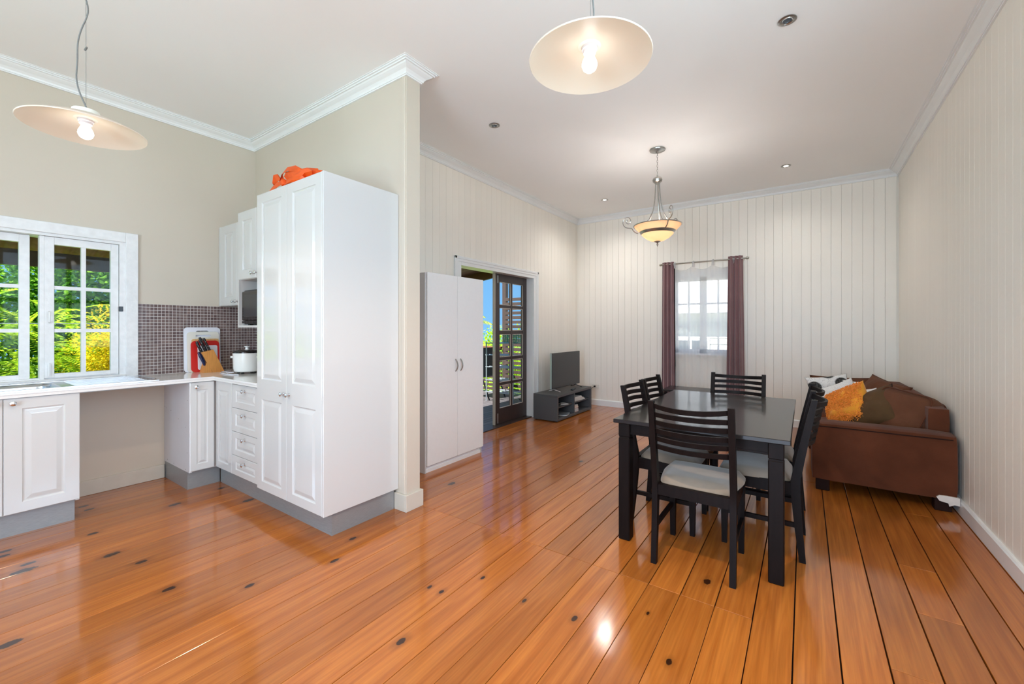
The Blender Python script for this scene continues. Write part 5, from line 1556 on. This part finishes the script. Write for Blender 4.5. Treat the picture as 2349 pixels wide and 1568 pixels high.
pendant((-0.620, 1.37, z2), 'frosted glass dish pendant hanging nearest the camera, inside visible', cab([(-0.008, 0.0), (0.0, 0.02), (0.014, 0.06), (0.012, 0.12), (0.0, 0.22), (-0.012, 0.4), (0.0, HT - z2 - 0.085)]), 52)

# --- chandelier
cx, cyc = -1.263, 4.484
t = thing('chandelier', 'brushed nickel chandelier with a peach glass bowl and scroll arms', 'chandelier', (cx, cyc, 2.15))
N_ = M['nickel']
part('ceiling_rose', MB().lathe([(0.0, ZC - 0.036), (0.012, ZC - 0.036), (0.018, ZC - 0.026), (0.05, ZC - 0.020), (0.076, ZC - 0.014), (0.080, ZC - 0.004), (0.074, ZC)], (cx, cyc, 0), 36), N_, t, True)
zz = ZC - 0.036
k = 0
while zz > 2.895:
    pts = []
    for q in range(12):
        a = 2 * PI * q / 12
        u, v = 0.0065 * math.cos(a), 0.0155 * math.sin(a)
        d = R_ if k % 2 else Vector((-R_.y, R_.x, 0))
        pts.append((cx + d.x * u, cyc + d.y * u, zz - 0.0135 + v))
    part('chain_link', MB().tube(pts, 0.0017, 5, closed=True), N_, t, True)
    zz -= 0.0245; k += 1
part('hub', MB().lathe([(0.0, 2.90), (0.007, 2.896), (0.007, 2.882), (0.02, 2.878), (0.042, 2.866), (0.05, 2.848), (0.046, 2.828), (0.03, 2.816), (0.026, 2.806), (0.0, 2.804)], (cx, cyc, 0), 28), N_, t, True)
for k in range(5):
    a = 2 * PI * k / 5 + 0.35
    d = Vector((math.cos(a), math.sin(a), 0))
    prof = [(0.020, 2.815), (0.024, 2.74), (0.030, 2.66), (0.042, 2.58), (0.065, 2.50), (0.105, 2.43), (0.16, 2.385), (0.215, 2.372)]
    part('support_rod', MB().tube(smooth_path([(cx + d.x * r, cyc + d.y * r, h) for r, h in prof], 3), 0.0055, 8), N_, t, True)
bowl_o = [(0.236, 2.372), (0.222, 2.352), (0.195, 2.325), (0.172, 2.300), (0.150, 2.270), (0.115, 2.238), (0.070, 2.214), (0.028, 2.204)]
bowl_i = [(r - 0.004 if r > 0.03 else 0.024, h + 0.004) for r, h in bowl_o[::-1]]
part('glass_bowl', MB().lathe(bowl_o + bowl_i, (cx, cyc, 0), 48, close=True), M['alabaster'], t, True, 1.2)
part('rim_ring', MB().tube([(cx + 0.238 * math.cos(2 * PI * q / 48), cyc + 0.238 * math.sin(2 * PI * q / 48), 2.372) for q in range(48)], 0.0055, 8, closed=True), N_, t, True)
part('band', MB().lathe([(0.176, 2.312), (0.181, 2.309), (0.172, 2.294), (0.166, 2.285), (0.160, 2.283), (0.168, 2.298)], (cx, cyc, 0), 48, close=True), N_, t, True)
part('finial', MB().lathe([(0.034, 2.208), (0.030, 2.200), (0.012, 2.192), (0.006, 2.182), (0.010, 2.174), (0.010, 2.168), (0.005, 2.162), (0.0, 2.148)], (cx, cyc, 0), 20), N_, t, True)
th0 = math.radians(34.8)
for ph in (-86, 34, 154):
    a = th0 + math.radians(ph)
    d = Vector((math.cos(a), math.sin(a), 0))
    prof = [(0.196, 2.306), (0.222, 2.318), (0.246, 2.340), (0.262, 2.366), (0.292, 2.374), (0.325, 2.384), (0.348, 2.408), (0.356, 2.440), (0.346, 2.472), (0.320, 2.490), (0.292, 2.484), (0.276, 2.462), (0.278, 2.436), (0.295, 2.422), (0.314, 2.428), (0.321, 2.444), (0.313, 2.458), (0.303, 2.458)]
    part('scroll_arm', MB().tube(smooth_path([(cx + d.x * r, cyc + d.y * r, h) for r, h in prof]), 0.0048, 8), N_, t, True)
for k in range(3):
    a = th0 + math.radians(50 + 120 * k)
    bx, by = cx + 0.075 * math.cos(a), cyc + 0.075 * math.sin(a)
    b = part('bulb', MB().lathe([(0.012, 2.33), (0.020, 2.345), (0.024, 2.365), (0.020, 2.385), (0.010, 2.395), (0.0, 2.397)], (bx, by, 0), 14), M['bulb'], t, True)
    part('bulb_holder', MB().lathe([(0.013, 2.28), (0.013, 2.33)], (bx, by, 0), 12), M['whiteplastic'], b)
    lamp_light(t, 'chandelier_bulb_light', 'POINT', (bx, by, 2.345), 11.5, (1.0, 0.98, 0.95), shadow_soft_size=0.03)

# --- recessed downlights
def downlight(x, y, label, lit, e=0):
    t = thing('downlight', label, 'downlight', (x, y, ZC), group='recessed ceiling downlights')
    part('trim_ring', MB().lathe([(0.049, ZC - 0.0005), (0.050, ZC - 0.004), (0.044, ZC - 0.007), (0.036, ZC - 0.006), (0.032, ZC - 0.0015), (0.036, ZC - 0.0008)], (x, y, 0), 36, close=True), N_, t, True)
    part('gimbal', MB().lathe([(0.033, ZC - 0.0012), (0.030, ZC - 0.006), (0.024, ZC - 0.005), (0.024, ZC - 0.0012)], (x, y, 0), 30, close=True), M['steel'], t, True)
    part('lens', MB().lathe([(0.024, ZC - 0.0022), (0.012, ZC - 0.003), (0.0, ZC - 0.0032)], (x, y, 0), 20), M['led'] if lit else M['glaze_dark'], t, True)
    if lit:
        o = lamp_light(t, 'downlight_beam', 'SPOT', (x, y, ZC - 0.012), e, (1.0, 0.97, 0.92), spot_size=2.7, spot_blend=0.9, shadow_soft_size=0.02)
downlight(-2.343, 3.088, 'unlit nickel downlight in the ceiling beside the partition end', False)
downlight(-0.085, 3.047, 'unlit nickel downlight in the ceiling nearest the camera, above the table', False)
downlight(-0.174, 5.775, 'nickel downlight in the ceiling above the sofa, lit for added brightness', True, 20)  # switched on only to brighten the sofa end
downlight(-2.388, 5.800, 'lit nickel downlight in the ceiling near the television corner', True, 38)

# ================================================================== OUTSIDE
gr = struct('ground', MB().box(-60, 60, -40, 80, -1.75, -1.7), M['grass'], 'green lawn outside the windows', 'ground')

st_ = struct('reflector', MB().box(-12, 14, YB + WT + 0.3, 12.9, -1.7, -1.66), M['concrete'], 'pale concrete driveway added between the houses to bounce sunlight', 'reflector')  # unseen pale slab added to bounce light up to the sheer
struct('sunshade_rear', MB().box(XK - 1.4, XR + 0.6, -5.7, REAR_Y - WT - 0.01, 2.86, 2.92), M['trim'], 'white eave added over the unseen rear openings to block sun', 'sunshade')  # added out of view to keep direct sun off the floor
struct('sunshade_left', MB().box(-6.0, XK - WT - 0.01, -3.3, -1.45, 2.86, 2.92), M['trim'], 'white eave added over the unseen left opening to block sun', 'sunshade')  # unseen panel added so no sun enters the left opening
# --- iron awning over the kitchen window
t = thing('awning', 'rusty corrugated iron awning over the kitchen window', 'awning', (-5.4, 0.3, 1.9))
per = 0.076; ns = 8
ny = int(4.6 / per * ns)
v = []; f = []
for i in range(ny + 1):
    yy = -1.4 + i * per / ns
    dz = 0.009 * math.sin(2 * PI * i / ns)
    v += [(XK - WT - 0.01, yy, 2.43 + dz), (-6.25, yy, 2.02 + dz)]
for i in range(ny): f.append((2 * i, 2 * i + 2, 2 * i + 3, 2 * i + 1))
nv = len(v)
v += [(p[0], p[1], p[2] + 0.002) for p in v]
f += [tuple(k + nv for k in q[::-1]) for q in f]
part('corrugated_sheet', MB().add(v, f), M['corr'], t, True, 2.0)
part('beam', MB().box(-6.05, -5.98, -1.4, 3.2, 1.885, 2.03), M['darkbeam'], t)
for yy in (-1.35, 2.4):
    part('bracket', MB().hexa([(XK - WT - 0.01, yy, 1.4), (XK - WT + 0.0, yy, 1.4), (XK - WT + 0.0, yy + 0.05, 1.4), (XK - WT - 0.01, yy + 0.05, 1.4)], [(-6.0, yy, 1.9), (-5.95, yy, 1.9), (-5.95, yy + 0.05, 1.9), (-6.0, yy + 0.05, 1.9)]), M['darkbeam'], t)
t = part('clothes_line', MB().tube([(-6.4, -3, 1.345), (-6.4, 4, 1.345)], 0.004, 6), M['alu'])
tag(t, 'thin wire clothes line stretched outside the kitchen window', 'clothes line')

def leaf(mb, p, d, n, L, w):
    """folded leaf: p base, d direction, n normal"""
    s = d.cross(n).normalized() * w
    m_ = p + d * L * 0.5
    mb.add([p, m_ + s - n * w * 0.25, p + d * L, m_ - s - n * w * 0.25], [(0, 1, 2), (0, 2, 3)])
def rand_dir(r):
    while True:
        q = Vector((r.uniform(-1, 1), r.uniform(-1, 1), r.uniform(-1, 1)))
        if 0.1 < q.length < 1: return q.normalized()
def cloud(c, rad, n, L, seed, lumps=9):
    r = random.Random(seed); mb = MB()
    blobs = []
    for k in range(lumps):
        d = rand_dir(r) * r.uniform(0.2, 0.75)
        blobs.append((Vector((c[0] + d.x * rad[0], c[1] + d.y * rad[1], c[2] + d.z * rad[2])), r.uniform(0.35, 0.6)))
    for k in range(n):
        b, s = r.choice(blobs)
        d = rand_dir(r)
        p = b + Vector((d.x * rad[0] * s, d.y * rad[1] * s, d.z * rad[2] * s)) * r.uniform(0.75, 1.05)
        a = (d + rand_dir(r) * 0.8 + Vector((0, 0, -0.25))).normalized()
        nn = (d * 0.6 + Vector((0, 0, 0.8)) + rand_dir(r) * 0.5).normalized()
        leaf(mb, p, a, nn, L * r.uniform(0.7, 1.3), L * 0.28)
    return mb
def pinnate(c, rad, n, FL, seed, pairs=9, leafl=0.06):
    r = random.Random(seed); mb = MB()
    for k in range(n):
        d = rand_dir(r)
        p = Vector((c[0] + d.x * rad[0] * r.uniform(0.5, 1), c[1] + d.y * rad[1] * r.uniform(0.5, 1), c[2] + d.z * rad[2] * r.uniform(0.3, 1)))
        a = Vector((d.x + r.uniform(-.5, .5) + 0.4, d.y + r.uniform(-.6, .6), r.uniform(-0.15, 0.35))).normalized()
        L = FL * r.uniform(0.7, 1.25)
        up = (Vector((0, 0, 1)) - a * a.z).normalized()
        s = a.cross(up)
        for q in range(pairs):
            u = (q + 1) / (pairs + 1)
            b = p + a * L * u - Vector((0, 0, 1)) * L * 0.35 * u * u
            ll = leafl * (1 - 0.5 * abs(u - 0.45))
            for sg in (-1, 1):
                leaf(mb, b, (s * sg + a * 0.35 - up * 0.25).normalized(), up, ll, ll * 0.17)
    return mb
def shrub(name, label, cat, base, parts_, trunk):
    t = thing(name, label, cat, base)
    for (nm, mb, m) in parts_:
        part(nm, mb, m, t)
    part('trunk', MB().tube(trunk, [0.07] + [0.045] * (len(trunk) - 1), 7), M['bark'], t, True)
    return t
Gz = -1.7
shrub('feathery_shrub', 'lime green feathery-leaved shrub outside the kitchen window', 'shrub', (-8.0, 0.55, Gz), [('foliage', pinnate((-8.0, 0.65, 0.55), (0.9, 1.7, 1.15), 800, 0.55, 1, 16, 0.075), M['leaf_lime'])], [(-8.0, 0.55, Gz), (-8.05, 0.6, -0.6), (-8.0, 0.65, 0.6)])
shrub('feathery_shrub', 'lower lime green feathery shrub at the left edge of the kitchen window', 'shrub', (-7.6, -0.6, Gz), [('foliage', pinnate((-7.7, -0.7, 0.25), (0.8, 1.2, 0.95), 420, 0.5, 2, 16, 0.07), M['leaf_lime'])], [(-7.6, -0.6, Gz), (-7.65, -0.65, 0.3)])
shrub('golden_bush', 'golden yellow bush at the right of the kitchen window view', 'bush', (-7.3, 1.75, Gz), [('foliage', cloud((-7.3, 1.62, 0.55), (0.55, 0.62, 0.95), 20000, 0.04, 3, 18), M['leaf_gold'])], [(-7.3, 1.75, Gz), (-7.3, 1.7, 0.3)])
shrub('leafy_tree', 'dense mid-green tree rising behind the lime shrubs', 'tree', (-10.3, 1.6, Gz), [('foliage', cloud((-10.3, 2.2, 1.6), (1.4, 2.6, 2.0), 24000, 0.10, 4, 26), M['leaf_green'])], [(-10.3, 1.6, Gz), (-10.35, 1.7, 0.2), (-10.3, 1.8, 1.6)])
shrub('leafy_tree', 'lower mid-green tree behind the left kitchen sash', 'tree', (-10.0, -1.4, Gz), [('foliage', cloud((-10.0, -0.9, 0.55), (1.4, 2.6, 1.55), 22000, 0.10, 5, 26), M['leaf_green'])], [(-10.0, -1.4, Gz), (-10.05, -1.3, 0.5)])
shrub('leafy_hedge', 'dark green hedge growing low outside the kitchen', 'hedge', (-8.9, 0.4, Gz), [('foliage', cloud((-9.0, 0.8, -0.4), (0.9, 3.2, 1.3), 24000, 0.09, 6, 30), M['leaf_green'])], [(-8.9, 0.4, Gz), (-8.9, 0.4, -0.4)])

# --- deck
dk = struct('deck_floor', MB().box(-6.6, XO - 0.06, YP2 + 0.2, 7.2, -0.2, -0.075), M['gap'], 'weathered timber deck outside the french door', 'deck')
x = XO - 0.06
while x > -6.55:
    part('deck_board', MB().bbox(x - 0.089, x, YP2 + 0.2, 7.2, -0.074, -0.05, 0.003), M['deck'], dk)
    x -= 0.095
# screen and railing at the far end
t = thing('slat_screen', 'tall brown timber privacy screen of horizontal slats on the deck', 'screen', (-4.3, 7.06, -0.05))
z = 0.0
while z < 1.93:
    part('slat', MB().bbox(-5.05, -3.42, 7.03, 7.05, z, z + 0.062, 0.002), M['slat'], t)
    z += 0.0925
for xx in (-5.10, -4.25, -3.46):
    part('post', MB().bbox(xx - 0.045, xx + 0.045, 7.05, 7.14, -0.05, 2.62 if xx < -5 else 1.95, 0.003), M['slat'], t)
t = thing('deck_railing', 'lower brown slatted deck railing beside the tall screen', 'railing', (-5.85, 7.06, -0.05))
z = 0.0
while z < 0.84:
    part('slat', MB().bbox(-6.6, -5.15, 7.03, 7.05, z, z + 0.055, 0.002), M['slat'], t)
    z += 0.084
part('top_rail', MB().bbox(-6.6, -5.15, 6.99, 7.12, 0.875, 0.915, 0.004), M['beam'], t)
part('post', MB().bbox(-6.6, -6.52, 7.05, 7.13, -0.05, 0.875, 0.003), M['slat'], t)
# deck roof
t = thing('deck_roof', 'timber framed patio roof above the french door', 'roof', (-4.2, 4.0, 2.1))
def sl(x): return 2.30 + 0.14 * (x + 3.35)
def slope_box(x0, x1, y0, y1, dz0, dz1):
    return MB().hexa([(x0, y0, sl(x0) + dz0), (x1, y0, sl(x1) + dz0), (x1, y1, sl(x1) + dz0), (x0, y1, sl(x0) + dz0)], [(x0, y0, sl(x0) + dz1), (x1, y0, sl(x1) + dz1), (x1, y1, sl(x1) + dz1), (x0, y1, sl(x0) + dz1)])
part('light_sheet', slope_box(-5.3, XO - 0.03, YP2 + 0.05, 4.95, 0.12, 0.13), M['glow_sheet'], t)  # unseen sheet made translucent to send light through the door
for k in range(6):
    part('soffit_board', slope_box(-5.3, XO - 0.03, 4.95 + 0.125 * k, 5.07 + 0.125 * k, 0.115, 0.135), M['beam'], t)
for yy in (2.6, 3.6, 4.6):
    part('rafter', slope_box(-5.3, XO - 0.03, yy, yy + 0.05, 0.0, 0.12), M['beam'], t)
part('fascia', slope_box(-5.3, XO - 0.03, 5.6, 5.645, -0.03, 0.13), M['beam'], t)
part('beam', MB().box(-5.3, -5.24, YP2 + 0.05, 5.65, sl(-5.27) - 0.05, sl(-5.27) + 0.1), M['beam'], t)
# clothes airer
t = thing('clothes_airer', 'grey tubular clothes airer standing on the deck', 'clothes airer', (-4.55, 6.3, -0.05))
for (xx, yy) in ((-4.85, 6.15), (-4.25, 6.15), (-4.85, 6.5), (-4.25, 6.5)):
    part('upright', MB().tube([(xx, yy, -0.05), (xx, yy, 1.04)], 0.011, 8), M['greytube'], t, True)
for zz in (0.12, 0.34, 0.58, 0.80, 1.02):
    for k in range(4):
        yy = 6.15 + 0.35 * k / 3
        part('rod', MB().tube([(-4.87, yy, zz), (-4.23, yy, zz)], 0.008, 6), M['greytube'], t, True)
t = thing('peg_basket', 'green plastic basket on top of the clothes airer', 'basket', (-4.35, 6.3, 1.04))
def basket(c, w, d, h):
    mb = MB(); n = 6
    x0, y0, z0 = c
    mb.box(x0 - w / 2, x0 + w / 2, y0 - d / 2, y0 + d / 2, z0, z0 + 0.004)
    for k in range(n + 1):
        a = k / n
        for yy in (y0 - d / 2, y0 + d / 2 - 0.004):
            mb.box(x0 - w / 2 + w * a - 0.006, x0 - w / 2 + w * a + 0.006, yy, yy + 0.004, z0, z0 + h)
        for xx in (x0 - w / 2, x0 + w / 2 - 0.004):
            mb.box(xx, xx + 0.004, y0 - d / 2 + d * a - 0.006, y0 - d / 2 + d * a + 0.006, z0, z0 + h)
    for q in range(5):
        zz = z0 + h * q / 4 - 0.006
        mb.box(x0 - w / 2, x0 + w / 2, y0 - d / 2, y0 - d / 2 + 0.004, zz, zz + 0.012).box(x0 - w / 2, x0 + w / 2, y0 + d / 2 - 0.004, y0 + d / 2, zz, zz + 0.012)
        mb.box(x0 - w / 2, x0 - w / 2 + 0.004, y0 - d / 2, y0 + d / 2, zz, zz + 0.012).box(x0 + w / 2 - 0.004, x0 + w / 2, y0 - d / 2, y0 + d / 2, zz, zz + 0.012)
    return mb
part('lattice', basket((-4.37, 6.32, 1.043), 0.28, 0.22, 0.15), M['greenplastic'], t)
part('rim', MB().bbox(-4.52, -4.22, 6.20, 6.215, 1.19, 1.21, 0.003).bbox(-4.52, -4.22, 6.425, 6.44, 1.19, 1.21, 0.003), M['greenplastic'], t)
t = thing('hook_pole', 'thin black pole with a curved hook behind the airer', 'pole', (-4.3, 6.65, -0.05))
pts = [(-4.32, 6.65, -0.05), (-4.32, 6.65, 1.45)]
for k in range(8):
    a = PI - PI * 0.8 * k / 7
    pts.append((-4.24 + 0.08 * math.cos(a), 6.65, 1.46 + 0.08 * math.sin(a)))
part('pole', MB().tube(pts, 0.011, 8), M['black_plastic'], t, True)
part('base', MB().lathe([(0.12, -0.05), (0.12, -0.03), (0.02, -0.02)], (-4.32, 6.65, 0), 20), M['black_plastic'], t, True)
# outdoor chair
t = thing('outdoor_chair', 'charcoal sling outdoor chair on the deck by the railing', 'chair', (-5.3, 6.45, -0.05))
for yy in (6.2, 6.7):
    part('frame', MB().tube([(-4.82, yy, -0.05), (-5.0, yy, 0.38), (-5.0, yy, 0.40), (-5.05, yy, 0.9)], 0.014, 8).tube([(-5.55, yy, -0.05), (-5.45, yy, 0.36), (-5.02, yy, 0.38)], 0.014, 8), M['black_plastic'], t, True)
part('sling_seat', MB().hexa([(-5.47, 6.2, 0.37), (-5.0, 6.2, 0.36), (-5.0, 6.7, 0.36), (-5.47, 6.7, 0.37)], [(-5.47, 6.2, 0.385), (-5.0, 6.2, 0.375), (-5.0, 6.7, 0.375), (-5.47, 6.7, 0.385)]), M['sling'], t)
part('sling_back', MB().hexa([(-5.01, 6.2, 0.38), (-4.995, 6.2, 0.38), (-4.995, 6.7, 0.38), (-5.01, 6.7, 0.38)], [(-5.06, 6.2, 0.92), (-5.045, 6.2, 0.92), (-5.045, 6.7, 0.92), (-5.06, 6.7, 0.92)]), M['sling'], t)
# palms and hedge beyond the screen
def palm(base, crown, n, FL, seed, label):
    t = thing('palm_tree', label, 'palm', base)
    r = random.Random(seed)
    for k in range(n):
        a = 2 * PI * k / n + r.uniform(-0.2, 0.2)
        el = r.uniform(0.25, 1.1)
        d = Vector((math.cos(a) * math.cos(el), math.sin(a) * math.cos(el), math.sin(el)))
        mb = MB(); pts = []
        for q in range(16):
            u = q / 15
            pts.append(Vector(crown) + d * FL * u - Vector((0, 0, 1)) * FL * 0.55 * u * u)
        mb.tube(pts, [0.012 * (1 - 0.8 * q / 15) for q in range(16)], 5)
        for q in range(2, 16):
            tg = (pts[q] - pts[q - 1]).normalized()
            s = tg.cross(Vector((0, 0, 1))).normalized()
            for h in (0, 0.5):
                b = pts[q] - tg * FL / 15 * h
                ll = 0.42 * math.sin(PI * (0.12 + 0.8 * q / 15))
                for sg in (-1, 1):
                    leaf(mb, b, (s * sg + tg * 0.7 - Vector((0, 0, 0.5))).normalized(), Vector((0, 0, 1)), ll, 0.016)
        part('frond', mb, M['leaf_palm'], t)
    part('trunk', MB().tube([base, ((base[0] + crown[0]) / 2 + 0.05, base[1], (base[2] + crown[2]) / 2), crown], [0.13, 0.10, 0.08], 9), M['bark'], t, True)
palm((-8.6, 9.6, Gz), (-8.6, 9.6, 1.35), 13, 1.25, 21, 'palm tree with arching fronds rising behind the deck railing')
palm((-7.9, 9.0, Gz), (-7.9, 9.0, 0.55), 11, 0.9, 22, 'smaller palm just above the deck railing')
shrub('leafy_hedge', 'yellow-green hedge glimpsed through the deck screen slats', 'hedge', (-5.5, 8.6, Gz), [('foliage', cloud((-5.4, 8.7, 0.15), (3.2, 0.6, 1.25), 14000, 0.08, 31, 30), M['leaf_lime'])], [(-5.5, 8.6, Gz), (-5.5, 8.6, 0.2)])

# --- neighbouring house beyond the back window, and the hood over that window
t = thing('neighbour_house', 'white weatherboard house next door seen through the sheer', 'house', (-2.0, 15.0, Gz))
NX0, NX1, NY0, NY1 = -7.5, 8.0, 13.0, 21.0
part('wall', MB().box(NX0, NX1, NY0, NY1, Gz, 1.75), M['neigh_wall'], t)
z = Gz
while z < 1.7:
    part('weatherboard', MB().hexa([(NX0, NY0 - 0.03, z), (NX1, NY0 - 0.03, z), (NX1, NY0, z), (NX0, NY0, z)], [(NX0, NY0 - 0.008, z + 0.17), (NX1, NY0 - 0.008, z + 0.17), (NX1, NY0, z + 0.17), (NX0, NY0, z + 0.17)]), M['neigh_wall'], t)
    z += 0.17
part('roof', MB().add([(NX0 - 0.5, NY0 - 0.5, 1.72), (NX1 + 0.5, NY0 - 0.5, 1.72), (NX1 + 0.5, NY1 + 0.5, 1.72), (NX0 - 0.5, NY1 + 0.5, 1.72), (NX0 + 2.4, (NY0 + NY1) / 2, 4.2), (NX1 - 2.4, (NY0 + NY1) / 2, 4.2)],
                      [(0, 1, 5, 4), (1, 2, 5), (2, 3, 4, 5), (3, 0, 4), (0, 3, 2, 1)]), M['neigh_roof'], t)
for xx in (-3.2, -0.6, 2.2):
    w_ = part('window', MB().box(xx, xx + 1.0, NY0 - 0.05, NY0 - 0.02, -0.1, 1.0), M['trim'], t)
    part('pane', MB().box(xx + 0.06, xx + 0.47, NY0 - 0.055, NY0 - 0.05, -0.04, 0.94), M['glaze_dark'], w_)
    part('pane', MB().box(xx + 0.53, xx + 0.94, NY0 - 0.055, NY0 - 0.05, -0.04, 0.94), M['glaze_dark'], w_)

for o in EMPTIES:
    if '_w' in o: del o['_w']
